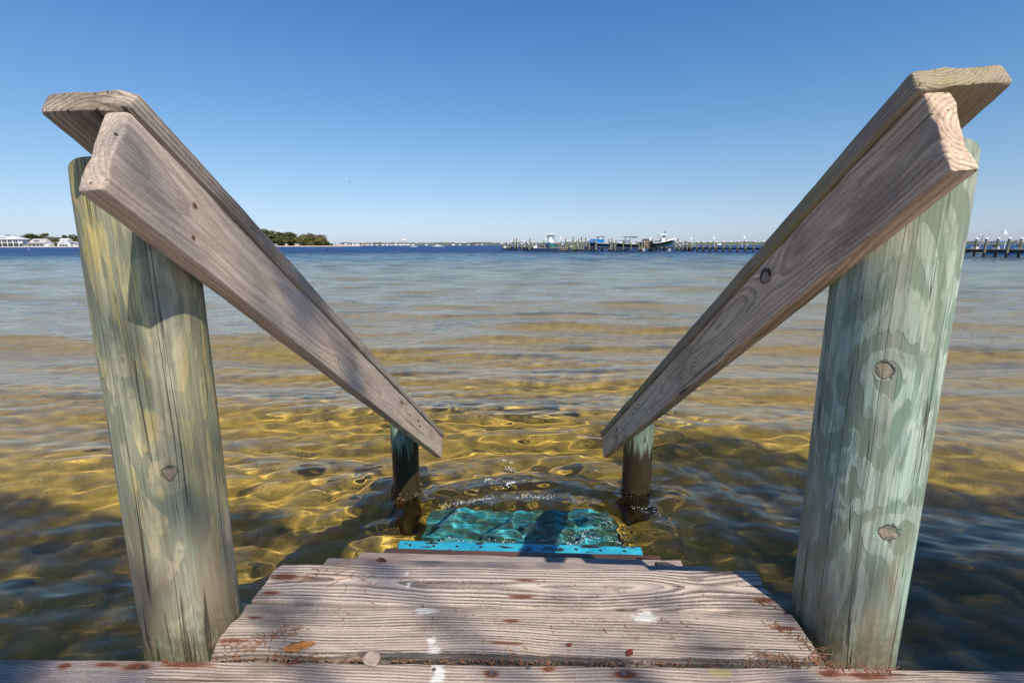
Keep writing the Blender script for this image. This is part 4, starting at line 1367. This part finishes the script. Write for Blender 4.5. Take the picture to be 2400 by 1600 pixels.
mw_a = tread_mw[0][2]; mw_b = tread_mw[1][2]
sp_a = spots_from(mw_a, DECK_Z, [(662, 1350, .045, .013, 'r'), (637, 1389, .024, .007, 'r'), (1231, 1359, .028, .006, 'r'), (1224, 1398, .032, .008, 'r'),
                                 (953, 1345, .007, .011, 'w'), (957, 1372, .007, .016, 'w'), (1690, 1340, .05, .014, 'k'), (1790, 1405, .03, .008, 'r')])
kn = [(*px_on(mw_a, 1632, 1357, DECK_Z), .026)]
m_a = wood_mat('tread_wood_figured', (.61, .485, .395), (.045, .034, .028), .35, 115, (.066, -.018), .030, 1.15, knots=kn, spots=sp_a, warm=(.50, .38, .33), warm_amt=.3)
sp_b = spots_from(mw_b, DECK_Z, [(999, 1431, .030, .016, 'w'), (1012, 1503, .012, .016, 'w'), (1016, 1530, .020, .022, 'w'), (1512, 1446, .035, .02, 'w'), (1515, 1430, .012, .012, 'w'),
                                 (1197, 1455, .022, .006, 'r'), (1190, 1507, .045, .004, 'r'), (595, 1446, .018, .004, 'r'), (545, 1500, .04, .006, 'r'), (1840, 1472, .03, .006, 'r'),
                                 (1120, 1540, .4, .012, 'k'), (1700, 1550, .3, .012, 'k')])
m_b = wood_mat('tread_wood_straight', (.54, .425, .34), (.06, .045, .035), 4.4, 150, (-.24, -.11), .036, 1.1, spots=sp_b, warm=(.42, .31, .26), warm_amt=.4)
m_c = wood_mat('tread_wood_lower', (.40, .33, .29), (.10, .07, .06), 6.1, 200, (.03, -.06), .03, .7, warm=(.36, .22, .14), warm_amt=.7)
m_d = wood_mat('tread_wood_wet', (.10, .05, .03), (.012, .01, .01), 7.7, 200, (.03, -.06), .03, .9, warm=(.20, .08, .035), warm_amt=.9, wet=.9)
# chipped blue paint
g = G('chipped_blue_paint')
p = g.obj()
x, y, z = g.sep(p)
n1 = g.noise(g.vm('MULTIPLY', p, (9, 26, 26)), 1.0, 5, .6)
holes = g.m('ABSOLUTE', g.m('SUBTRACT', g.m('FRACT', g.m('MULTIPLY', x, 8.6)), .5))
hd = g.m('SQRT', g.m('ADD', g.m('POWER', g.m('MULTIPLY', holes, .116), 2), g.m('POWER', g.m('SUBTRACT', y, .10), 2)))
hole = g.sm(g.m('ADD', hd, g.m('MULTIPLY', n1, .010)), .0145, .0115)
chip = g.m('MAXIMUM', g.sm(n1, .565, .58), hole)
chip = g.m('MAXIMUM', chip, g.m('MULTIPLY', g.sm(g.m('ABSOLUTE', g.m('SUBTRACT', y, .07)), .055, .072), g.sm(n1, .42, .47)))
blue = g.mix(g.sm(g.noise(p, 6, 3, .6), .35, .7), (.015, .25, .38), (.045, .40, .48))
col = g.mix(chip, blue, (.022, .014, .012))
g.pbr(col, g.lin(chip, 0, 1, .38, .5), g.bump(g.m('SUBTRACT', g.m('MULTIPLY', n1, .2), chip), .5, .002), spec=.6)
M_BLUE = g.mat
g = G('teal_submerged_paint')
p = g.obj()
n1 = g.noise(g.vm('MULTIPLY', p, (5, 12, 12)), 1.0, 6, .68)
col = g.mix(g.sm(n1, .38, .53, 0, .94), (.045, .46, .80), (.045, .10, .08))
g.pbr(col, .6, g.bump(n1, .3, .004))
M_TEAL = g.mat
mats = {(0, 0): m_a, (0, 1): m_b, (1, 0): m_c, (1, 1): m_c, (2, 0): m_c, (2, 1): m_c, (3, 0): m_d, (3, 1): m_d, (4, 0): M_BLUE, (4, 1): M_BLUE}
labs = {(4, 0): 'blue painted tread with chipped paint and holes', (3, 0): 'wet dark reddish tread'}
for (i, k, mw, L, z) in tread_mw:
    mb = board_mb(L + (.0 if k == 0 else .012), .139, .036, .0035, i * 3 + k + .5, .0016, .006, ragged=.010, chip=.01 if i in (0, 1, 2) else 0)
    o = plank('tread', mb, mats[(i, k)], mw, steps)
    if (i, k) in labs: o['label'] = labs[(i, k)]
    o.cycles.is_caustics_receiver = True
# submerged teal tread
for k, (z, yf) in enumerate(((-.09, 2.80), (-.095, 2.657), (-.09, 2.514))):
    a = Vector((-.50, yf + .012, z)); d = Vector((1, -.028, 0)).normalized()
    bk = Vector((-.028, -1, 0)).normalized()
    mw = frame(a + bk * .139, d, -bk)
    o = plank('tread', board_mb(1.08, .139, .036, .006, 40 + k, .002), M_TEAL, mw, steps)
    o['label'] = 'teal painted tread under the water'
    o.cycles.is_caustics_receiver = True
# stringers
prof = []
for X_ in (-.47, .53):
    for (i, k, mw, L, z) in [t for t in tread_mw if t[1] == 0]:
        pass
    mb = MB()
    top = [(.80, DECK_Z - .04), (1.12, DECK_Z - .04), (1.40, .535), (1.72, .355), (1.98, .19), (2.30, -.06), (2.80, -.18), (2.82, -.45), (2.6, -.45), (.80, .35)]
    vs = []
    for dx in (-.02, .02):
        for (yy, zz) in top: vs.append((X_ + dx + (yy - .95) * .022, yy, zz))
    n = len(top)
    fs = [tuple(range(n)), tuple(range(2 * n - 1, n - 1, -1))] + [(q, q + n, (q + 1) % n + n, (q + 1) % n) for q in range(n)]
    mb.add(vs, fs)
    mb.build('stringer', m_d, steps).matrix_parent_inverse = steps.matrix_world.inverted()

bpy.context.view_layer.update()
for o in list(steps.children) + list(deck.children):
    pass


def reparent(parent):
    """keep world placement of parts that were built in world space"""
    pinv = (Matrix.Translation(parent.location) @ parent.rotation_euler.to_matrix().to_4x4()).inverted()
    for ch in parent.children:
        ch.matrix_parent_inverse = pinv


reparent(steps); reparent(deck)

# handrails ----------------------------------------------------
rail_mats = {
    'L_cap': wood_mat('rail_cap_wood', (.50, .40, .31), (.085, .06, .045), 12.2, 130, (.05, -.09), .012, .75, warm_amt=.2),
    'L_side': wood_mat('rail_side_wood_smooth', (.74, .565, .43), (.22, .145, .10), 15.1, 120, (.06, -.11), .03, .42, warm=(.58, .38, .26), warm_amt=.7, greyblue=.2, grain_bump=.35,
                       knots=[(.9, .09, .010)], spots=[(.17, .045, .007, .005, 'r'), (.185, .10, .006, .005, 'r'), (1.72, .035, .035, .008, 'r'), (2.10, .045, .025, .009, 'r'), (2.14, .065, .03, .006, 'r'), (2.6, .09, .012, .006, 'r'), (3.24, .07, .05, .10, 'k')]),
    'R_cap': wood_mat('rail_cap_wood_brown', (.38, .295, .215), (.10, .07, .045), 18.4, 190, (.10, .05), .012, .6, warm=(.36, .24, .12), warm_amt=.7, algae=.35),
    'R_side': wood_mat('rail_side_wood_grained', (.86, .61, .41), (.17, .105, .07), 21.9, 125, (.055, -.045), .028, .7, warm=(.56, .37, .26), warm_amt=.7, greyblue=.2, grain_bump=.5,
                       knots=[(.50, .034, .024), (1.06, .075, .011), (1.77, .07, .009)], spots=[(2.40, .05, .02, .02, 'r'), (2.42, .09, .016, .012, 'r'), (3.24, .07, .07, .10, 'k')]),
}
rails = {}


def handrail(side, P0, P1, roll_deg, label, mats_, seed):
    wear = 1.0 if side > 0 else .3
    # P0,P1: top inner edge of the cap; side=-1 left, +1 right (outward direction sign)
    d = (P1 - P0).normalized()
    lat = Vector((side, 0, 0)); lat = (lat - d * lat.dot(d)).normalized()
    up = lat.cross(d) if side > 0 else d.cross(lat)
    up.normalize()
    if up.z < 0: up = -up
    rot = Matrix.Rotation(R(roll_deg), 3, d)
    latr = rot @ lat; upr = rot @ up
    if upr.z < 0: upr = -upr
    L = (P1 - P0).length
    root = empty('handrail', P0)
    tag(root, label, 'handrail', 'handrails of the steps')
    def shp_cap(x, y, z):
        # slightly cupped and worn arrises
        return y, z - (y / .07) ** 2 * .0015
    def shp_side(x, y, z):
        b = math.exp(-((x) / .12) ** 2)
        return y, z + b * (.0022 * math.sin(y * 40)) * wear
    # cap: local x = d, local y must give local z = up
    if side > 0:   # want y = ? such that x cross y = up
        yv = upr.cross(d)
    else:
        yv = upr.cross(d)
    # yv is horizontal-ish; width runs outward from the inner edge
    out_is_y = yv.dot(latr) > 0
    org = P0 if out_is_y else P0 + latr * .14
    mw = frame(org, d, yv)
    capmb = board_mb(L, .14, .038, .008, seed, .0016, .007, ragged=.007, chip=.012 if side > 0 else .004, shape=shp_cap, step=.025)
    cap = plank('rail_cap', capmb, mats_[0], mw, root)
    # side board on edge under the cap: width direction is -up, thickness outward
    o2 = P0 - upr * .0385 + latr * .006 + d * .003
    yv2 = -up
    z2 = d.cross(yv2)                       # local z
    # thickness occupies local z -h..0 ; want it to extend outward from the inner face
    if z2.dot(lat) > 0: o2 = o2 + lat * .038
    mw2 = frame(o2, d, yv2)
    sm = board_mb(L - .012, .14, .038, .005, seed + 3, .0016, .006, ragged=.007, shape=shp_side, step=.025)
    side_b = plank('side_board', sm, mats_[1], mw2, root)
    reparent(root)
    return root, d, lat, up


LP0, LP1 = at_c(324, 209, .744), at_c(1041, 1013, 3.50)
RP0, RP1 = at_c(2134, 162, .725), at_c(1406, 1012, 3.50)
def knot_hole(rail, P0, d, lat, up, x, y, r):
    c = P0 + d * x - up * (.0385 + y) + lat * .0052
    dark, wood = MB(), MB()
    for mb, k0, k1, off, rr_, dx, dy in ((dark, 0, 1, 0, r, 0, 0), (wood, 0, 1, .0009, r * .74, -.18 * r, -.34 * r)):
        n = 26
        top, bot = [], []
        for k in range(n):
            a = 2 * math.pi * k / n
            q = rr_ * (1 + .16 * mnoise.noise(Vector((math.cos(a) * 2, math.sin(a) * 2, off * 900))))
            v = c + d * (q * math.cos(a) * 1.15 + dx) + up * (q * math.sin(a) * .85 + dy)
            top.append(v - lat * (.0008 + off)); bot.append(v + lat * .004)
        mid = [c + d * dx + up * dy + (v - c - d * dx - up * dy) * .05 - lat * (off * .8) for v in top]
        mb.loft([bot, top, mid])
    dk = dark.build('knot_hole', plain('dark_knot_rim', (.045, .022, .015), .8, scale=80), rail)
    wd = wood.build('knot_core', plain('grey_knot_wood', (.27, .215, .175), .95, scale=90, var=.35), rail)


rl = handrail(-1, LP0, LP1, 0.0, 'left wooden handrail sloping to the water, smooth pinkish grey side board', (rail_mats['L_cap'], rail_mats['L_side']), 1)
rr = handrail(1, RP0, RP1, -5.0, 'right wooden handrail sloping to the water, deep grained side board with knot hole', (rail_mats['R_cap'], rail_mats['R_side']), 7)


knot_hole(rr[0], RP0, rr[1], rr[2], rr[3], .50, .034, .019)
reparent(rr[0])
# round posts --------------------------------------------------
def round_post(name, cx, cy_, r0, r1, z0, topf, mat, label, seed, zorg, bulge=.004):
    n = 64
    zs = np.linspace(z0, 1.0, 46)
    mb = MB()
    rings = []
    for j, t in enumerate(np.linspace(0, 1, 50)):
        ring = []
        for k in range(n):
            a = 2 * math.pi * k / n
            ztop = topf(cx + r1 * math.cos(a), cy_ + r1 * math.sin(a))
            tt = min(t / .98, 1.0)
            z = z0 + (ztop - z0) * tt
            r = r0 + (r1 - r0) * tt
            r *= 1 + .018 * mnoise.noise(Vector((math.cos(a) * 1.3 + seed, math.sin(a) * 1.3, z * 1.6))) + .008 * mnoise.noise(Vector((math.cos(a) * 6 + seed, math.sin(a) * 6, z * 3)))
            if t > .975: r *= 1 - .10 * (t - .975) / .025 ; z -= .006 * ((t - .975) / .025)
            ring.append(Vector((r * math.cos(a), r * math.sin(a), z - zorg)))
        rings.append(ring)
    mb.loft(rings)
    o = mb.build(name, mat, None, smooth=True, mw=Matrix.Translation((cx, cy_, zorg)))
    smooth_by_angle(o, 50)
    tag(o, label, 'post', 'round posts holding the handrails')
    o.cycles.is_caustics_receiver = True
    return o


def under_cap(P0, d, side, drop=.044):
    def f(x, y):
        t = (y - P0.y) / d.y
        return P0.z + d.z * t - drop
    return f


def surf_u(cx, cy_, px, py, r=.09):
    """pixel on the near surface of a post -> (arc length, z)"""
    dd = ray(px, py); o = Vector((0, 0, CAM_H))
    a = dd.x ** 2 + dd.y ** 2
    b = -(dd.x * cx + dd.y * cy_)
    c = cx * cx + cy_ * cy_ - r * r
    disc = max(b * b - a * c, 0)
    t = (-b - math.sqrt(disc)) / a
    q = o + dd * t
    return math.atan2(q.x - cx, -(q.y - cy_)) * .09, q.z


PL = (-.694, .952); PR = (.722, .955)
ku, kz = surf_u(*PL, 398, 1107)
mL = post_mat('post_wood_yellow_green', 1.0, (.42, .43, .30), (.20, .225, .155), (.58, .53, .37), yellow=.95, brown=.8, blue=.5, knots=[(ku, kz - DECK_Z, .0115)])
k1 = surf_u(*PR, 2070, 867); k2 = surf_u(*PR, 2078, 1243)
mR = post_mat('post_wood_pale_green', 5.2, (.38, .475, .37), (.15, .215, .155), (.52, .56, .45), yellow=0, brown=.75, blue=.35, knots=[(k1[0], k1[1] - DECK_Z, .012), (k2[0], k2[1] - DECK_Z, .015)])
mS = post_mat('post_wood_dark_wet', 9.0, (.20, .34, .25), (.09, .15, .10), (.28, .40, .30), brown=.6, blue=.5, dark_below=.36)
mS2 = post_mat('post_wood_dark_green', 12.0, (.18, .26, .18), (.07, .11, .075), (.26, .33, .24), brown=.6, blue=.3, dark_below=.36)
post_ul = round_post('round_post', *PL, .095, .089, -.4, under_cap(LP0, rl[1], -1, .046), mL, 'yellow green round wooden post under the upper end of the left handrail', 1, DECK_Z)
post_ur = round_post('round_post', *PR, .100, .098, -.4, under_cap(RP0, rr[1], 1, .034), mR, 'pale green round wooden post with two knots under the upper end of the right handrail', 2, DECK_Z)
post_ll = round_post('round_post', -.668, 2.93, .084, .083, -.5, under_cap(LP0, rl[1], -1, .050), mS, 'short dark green post standing in the water under the lower end of the left handrail', 3, 0)
post_lr = round_post('round_post', .790, 2.95, .090, .090, -.5, under_cap(RP0, rr[1], 1, .040), mS2, 'short dark post standing in the water under the lower end of the right handrail', 4, 0)
# ---------------------------------------------------------------- tree on the bank behind the boardwalk (out of view; its leaves are placed to cast the wanted shade)
random.seed(77)
troot = empty('oak_tree', (5.2, -7.5, 0))
tag(troot, 'unseen spreading oak on the bank behind the boardwalk, leaves placed for its shade', 'tree')
mb = MB()
org = Vector((5.2, -7.5, 0))
mb.tube([(0, 0, -.6), (.1, .1, 1.8), (-.2, .5, 3.8), (-.4, 1.0, 5.8)], [.38, .30, .27, .22], 12)
fork = Vector((-.4, 1.0, 5.8))
S = SUN
leafm = foliage_mat('oak_leaves', (.05, .07, .02), (.09, .11, .03))
lb = MB()


def shade_want(x, y):
    """how much of the sunlight the foliage holds back where its ray meets the water (x, y)"""
    n = mnoise.noise(Vector((x * .9, y * .9, 1.3))) * .55
    n2 = mnoise.noise(Vector((x * 2.6, y * 2.6, 7.3)))
    if x < -.75: edge = 2.55 + .25 * (x + .75) * -.35
    elif x > .95: edge = 4.1 - .32 * (x - .95)
    else: edge = 1.95
    edge += n
    if y < edge:
        return 1.0 if abs(x) > .9 else .26 + .9 * n2
    return 0.0


limbs = []
NL = 0
tries = 0
while NL < 15000 and tries < 90000:
    tries += 1
    x = random.uniform(-4.6, 5.6); y = random.uniform(.9, 4.4)
    w = shade_want(x, y)
    if random.random() > w: continue
    zc = random.uniform(7.0, 10.0)
    P = Vector((x, y, 0)) + S * (zc / S.z)
    # keep the sun on the posts and rails except for flecks
    skip = False
    for (cx, cy_, z0, z1) in ((PL[0], PL[1], .95, 1.75), (PR[0], PR[1], .95, 1.75)):
        for zt in (z0, (z0 + z1) / 2, z1):
            q = P - S * ((zc - zt) / S.z)
            if abs(q.x - cx) < .22 and abs(q.y - cy_) < .30: skip = True
    # rays that cross the left handrail plane
    t = (P.x + .56) / S.x
    q = P - S * t
    if -.1 < (q.z - (1.75 - .58 * (q.y - .8))) + .2 < .35 and .7 < q.y < 3.4:
        if mnoise.noise(Vector((q.y * 5, q.z * 5, 2))) < .12: skip = True
    if skip and random.random() < .93: continue
    NL += 1
    q = random.uniform(.035, .06)
    n = Vector((random.uniform(-1, 1), random.uniform(-1, 1), random.uniform(.2, 1.4))).normalized()
    t = n.orthogonal().normalized(); b = n.cross(t)
    a = random.uniform(0, 6.28)
    t, b = t * math.cos(a) + b * math.sin(a), b * math.cos(a) - t * math.sin(a)
    c = P - org
    lb.add([c + t * q * 1.5, c + b * q * .55 + t * q * .3, c - t * q * 1.3, c - b * q * .55 + t * q * .2], [(0, 1, 2, 3)])
    if NL % 260 == 0: limbs.append(c)
for c in limbs:
    m1 = fork.lerp(c, .45) + Vector((random.uniform(-.3, .3), random.uniform(-.3, .3), .25))
    mb.tube([fork - Vector((0, 0, random.uniform(0, .8))), m1, c], [.06, .03, .008], 6)
mb.build('trunk', M_BARK, troot)
lb.build('crown', leafm, troot)

# ---------------------------------------------------------------- leaves lying on the boards
def leaf_obj(px, py, z, L, W, rz, mat, label, curl=.15, notch=0.0):
    mb = MB()
    n = 14
    ring_t = []
    vs = []
    fs = []
    for i in range(n + 1):
        t = i / n
        w = W * math.sin(math.pi * t ** .8) ** .8 * .5 + .0004
        x = (t - .5) * L
        for s in (-1, -.5, 0, .5, 1):
            zz = .002 + curl * L * (abs(s) ** 1.6) * .35 + curl * L * .5 * (t - .5) ** 2 + .0008 * math.sin(t * 20 + s * 3)
            xx = x + (notch * L * (1 - abs(s)) * (-1 if t > .5 else 0) * (t - .5) * 2 if notch else 0)
            vs.append((xx, s * w, zz))
        # lower skin gives it real thickness
        for s in (1, .5, 0, -.5, -1):
            zz = .0012 + curl * L * (abs(s) ** 1.6) * .35 + curl * L * .5 * (t - .5) ** 2 + .0008 * math.sin(t * 20 + s * 3)
            xx = x + (notch * L * (1 - abs(s)) * (-1 if t > .5 else 0) * (t - .5) * 2 if notch else 0)
            vs.append((xx, s * w, zz))
    for i in range(n):
        for k in range(10):
            fs.append((i * 10 + k, i * 10 + (k + 1) % 10, (i + 1) * 10 + (k + 1) % 10, (i + 1) * 10 + k))
    fs.append(tuple(range(9, -1, -1))); fs.append(tuple(n * 10 + k for k in range(10)))
    mb.add(vs, fs)
    mb.tube([(-L * .5, 0, .002 + curl * L * .12), (-L * .66, .001, .003)], [.0009, .0006], 5)
    o = mb.build('fallen_leaf', mat, smooth=True)
    p = on_z(px, py, z)
    o.location = (p.x, p.y, z + .0012)
    o.rotation_euler = (0, 0, rz)
    tag(o, label, 'leaf')


leaf_obj(703, 1516, DECK_Z, .060, .024, R(14), plain('orange_leaf', (.42, .16, .035), .45, scale=60, var=.3), 'long orange brown leaf lying flat on the landing near the left post', .03)
leaf_obj(872, 1548, DECK_Z, .042, .033, R(-58), plain('pale_grey_leaf', (.34, .26, .215), .7, scale=60), 'pale pinkish grey heart shaped leaf on the front edge of the deck', .12, .25)
leaf_obj(1476, 1531, DECK_Z, .020, .012, R(55), plain('dark_red_leaf', (.16, .03, .018), .4, scale=60), 'tiny dark red leaf lying on the landing near the front edge', .1)
leaf_obj(895, 1318, DECK_Z, .026, .016, R(-20), plain('red_brown_leaf', (.17, .055, .03), .5, scale=60), 'small red brown curled leaf on the far edge of the landing', .5)
leaf_obj(1335, 1513, DECK_Z, .012, .007, R(0), plain('dark_red_leaf', (.16, .03, .018), .4), 'tiny reddish seed scale in the middle of the landing', .2)

# screws driven into the front deck board
screw_m = plain('worn_steel', (.30, .28, .26), .35, .8)
rust_m = plain('rusty_steel', (.14, .05, .02), .7)
for (px, py, rusty) in ((1151, 1577, 0), (1238, 1566, 0), (1285, 1567, 1), (1462, 1577, 0), (1017, 1569, 0), (1950, 1579, 1), (2037, 1584, 1), (692, 1549, 1), (437, 1558, 1), (158, 1561, 1), (325, 1563, 1), (387, 1550, 1)):
    p = on_z(px, py, DECK_Z)
    mb = MB()
    r = .0042
    mb.tube([(0, 0, -.003), (0, 0, .0008), (0, 0, .0012)], [r, r, r * .8], 14)
    mb.tube([(0, 0, .0008), (0, 0, .0018)], [r * .25, r * .25], 6)
    o = mb.build('screw', rust_m if rusty else screw_m)
    o.location = (p.x, p.y, DECK_Z + .0006)
    brd = [c for c in deck.children if c.name.startswith('deck_board')]
    tgt = brd[0] if p.x > jx else brd[1]
    o.parent = tgt
    o.matrix_parent_inverse = (deck.matrix_world @ tgt.matrix_parent_inverse @ tgt.matrix_basis).inverted() if False else tgt.matrix_basis.inverted()
# rusty nail heads at the tread ends
bpy.context.view_layer.update()

# brown catkins and twiggy litter along the cracks
random.seed(15)
cm = MB()


def strand(x, y, z, L, a):
    pts = []
    q = Vector((x, y, z))
    for k in range(7):
        pts.append(q.copy())
        a += random.uniform(-.7, .7)
        q = q + Vector((math.cos(a), math.sin(a), random.uniform(-.12, .14))) * (L / 6)
        q.z = max(q.z, z)
    cm.tube(pts, [random.uniform(.0004, .0010) for _ in pts], 4)


def litter(pts, spread, n, L=(.012, .04)):
    for _ in range(n):
        k = random.random() * (len(pts) - 1); i = int(k); f = k - i
        px = pts[i][0] * (1 - f) + pts[i + 1][0] * f + random.gauss(0, spread)
        py = pts[i][1] * (1 - f) + pts[i + 1][1] * f + random.gauss(0, spread * .35)
        p = on_z(px, py, DECK_Z + .0015)
        strand(p.x, p.y, DECK_Z + .0015, random.uniform(*L), random.uniform(0, 6.28))


litter([(500, 1543), (1920, 1556)], 4, 260, (.004, .013))
litter([(560, 1520), (690, 1470)], 20, 60, (.008, .022))
litter([(520, 1500), (560, 1530)], 14, 22, (.008, .02))
litter([(640, 1535), (760, 1545)], 12, 30, (.006, .018))
litter([(1750, 1535), (1925, 1550)], 15, 90, (.006, .02))
litter([(1800, 1460), (1880, 1500), (1930, 1550)], 9, 60, (.006, .02))
litter([(1760, 1410), (1840, 1425)], 12, 18, (.006, .02))
litter([(1930, 1560), (2090, 1570)], 9, 55, (.006, .02))
litter([(370, 1545), (440, 1560)], 9, 14, (.005, .014))
litter([(700, 1440), (1700, 1470)], 60, 45, (.005, .016))
litter([(700, 1345), (900, 1365)], 18, 22, (.02, .06))
litter([(700, 1330), (1700, 1400)], 50, 24, (.004, .014))
litter([(1180, 1520), (1250, 1540)], 26, 14, (.004, .012))
c_o = cm.build('leaf_litter', plain('brown_catkins', (.20, .085, .04), .85, scale=40, var=.3))
tag(c_o, 'scattered brown catkins and twiggy litter along the cracks of the landing', 'litter', kind='stuff')

# ---------------------------------------------------------------- growth on the wet posts, foam, drops
def growth(cx, cy_, r, mat, parent, seed, z0, z1, n=420):
    rnd = random.Random(seed)
    mb = MB()
    for i in range(n):
        a = rnd.uniform(0, 6.28); z = rnd.triangular(z0, z1, z0 + .03)
        s = rnd.choice((.003, .004, .006, .009)) * rnd.uniform(.7, 1.5) * (1 - .5 * (z - z0) / (z1 - z0))
        c = Vector((cx + (r + rnd.uniform(-.004, .018)) * math.cos(a), cy_ + (r + rnd.uniform(-.004, .018)) * math.sin(a), z))
        mb.sphere(c, s, 6, 4, (rnd.uniform(.7, 1.4), rnd.uniform(.7, 1.4), rnd.uniform(.4, 1.6)))
    o = mb.build('barnacle_crust', mat, parent)
    o['kind'] = 'stuff'
    o.matrix_parent_inverse = parent.matrix_basis.inverted()
    o.cycles.is_caustics_receiver = True


bark1 = plain('brown_marine_growth', (.10, .055, .022), .5, scale=50, var=.6)
bark2 = plain('black_marine_growth', (.025, .015, .008), .5, scale=50, var=.6)
growth(-.668, 2.93, .082, bark1, post_ll, 1, -.10, .07, 600)
growth(.790, 2.95, .088, bark2, post_lr, 2, -.10, .04, 400)

g = G('foam')
g.pbr((.85, .87, .85), .35, spec=.5)
M_FOAM = g.mat
random.seed(31)
fm = MB()


def wz(x, y):
    return float(water_z(np.array([x]), np.array([y]), np.array([math.hypot(x, y)]))[0])


def bubbles(cx, cy_, sx, sy, n, r0=.0012, r1=.0035, up=0.0):
    for _ in range(n):
        x = random.gauss(cx, sx); y = random.gauss(cy_, sy)
        r = random.uniform(r0, r1)
        z = wz(x, y) + up * random.random() ** 2
        fm.sphere((x, y, z), r, 6, 4, (1, 1, .6 if up == 0 else 1))


def streak(px0, py0, px1, py1, n, sp=.006, r0=.0015, r1=.004):
    a, b = on_z(px0, py0, 0), on_z(px1, py1, 0)
    for _ in range(n):
        t = random.random()
        bend = .02 * math.sin(t * 3.1)
        x = a.x + (b.x - a.x) * t + random.gauss(0, sp); y = a.y + (b.y - a.y) * t + random.gauss(0, sp) + bend
        fm.sphere((x, y, wz(x, y) + .0005), random.uniform(r0, r1), 6, 4, (1.4, 1.4, .35))


streak(1175, 1070, 1200, 1078, 22, .014, .001, .0035); streak(1185, 1085, 1212, 1098, 26, .018, .001, .0035); streak(1135, 1130, 1152, 1118, 16, .006, .001, .003)
streak(1175, 1145, 1210, 1130, 40, .016); streak(1040, 1185, 1160, 1172, 90, .02, .0012, .0025); streak(1210, 1170, 1320, 1180, 90, .018, .0012, .0025)
streak(1140, 1125, 1260, 1130, 40, .02, .001, .002); streak(1480, 1205, 1545, 1212, 30, .014, .001, .002); streak(1340, 1262, 1440, 1238, 70, .014, .001, .002)
streak(1250, 1268, 1480, 1274, 60, .008, .001, .0025); streak(960, 1262, 1200, 1268, 60, .008, .001, .0025)
bubbles(-.62, 2.83, .07, .03, 16, .0008, .0016, .04); bubbles(.74, 2.84, .08, .03, 12, .0008, .0016, .03); bubbles(.38, 2.42, .14, .03, 60, .001, .002, .03)
f_o = fm.build('foam', M_FOAM, smooth=True)
tag(f_o, 'specks of white foam and droplets where the ripples wash the lowest blue step', 'foam', kind='stuff')

# mossy stones on the bottom close to the bank
random.seed(9)
rm = MB()
for i in range(150):
    x = random.uniform(-4.2, 4.2); y = random.uniform(1.2, 2.75 if abs(x) > .8 else 2.3)
    r = random.uniform(.04, .10)
    c = Vector((x, y, -.45 + (2.2 - min(y, 2.2)) * .10 + r * .15))
    rings = []
    for j in range(8):
        th = math.pi * (j + .15) / 7.3
        ring = []
        for k in range(12):
            a = 2 * math.pi * k / 12
            d = Vector((math.sin(th) * math.cos(a), math.sin(th) * math.sin(a), -math.cos(th)))
            rr_ = r * (1 + .35 * mnoise.noise(d * 1.6 + Vector((i * 3.3, 0, 0))))
            ring.append(c + Vector((d.x * rr_ * 1.25, d.y * rr_, d.z * rr_ * .62)))
        rings.append(ring)
    rm.loft(rings)
g = G('mossy_stone')
n1 = g.noise(g.obj(), 9, 5, .65)
g.pbr(g.mix(g.sm(n1, .4, .65), (.26, .20, .07), (.13, .105, .04)), .9, g.bump(n1, .6, .02))
ro = rm.build('riprap', g.mat, smooth=True)
ro.cycles.is_caustics_receiver = True
tag(ro, 'mossy stones lying on the bottom under the shaded water by the bank', 'stones', kind='stuff')
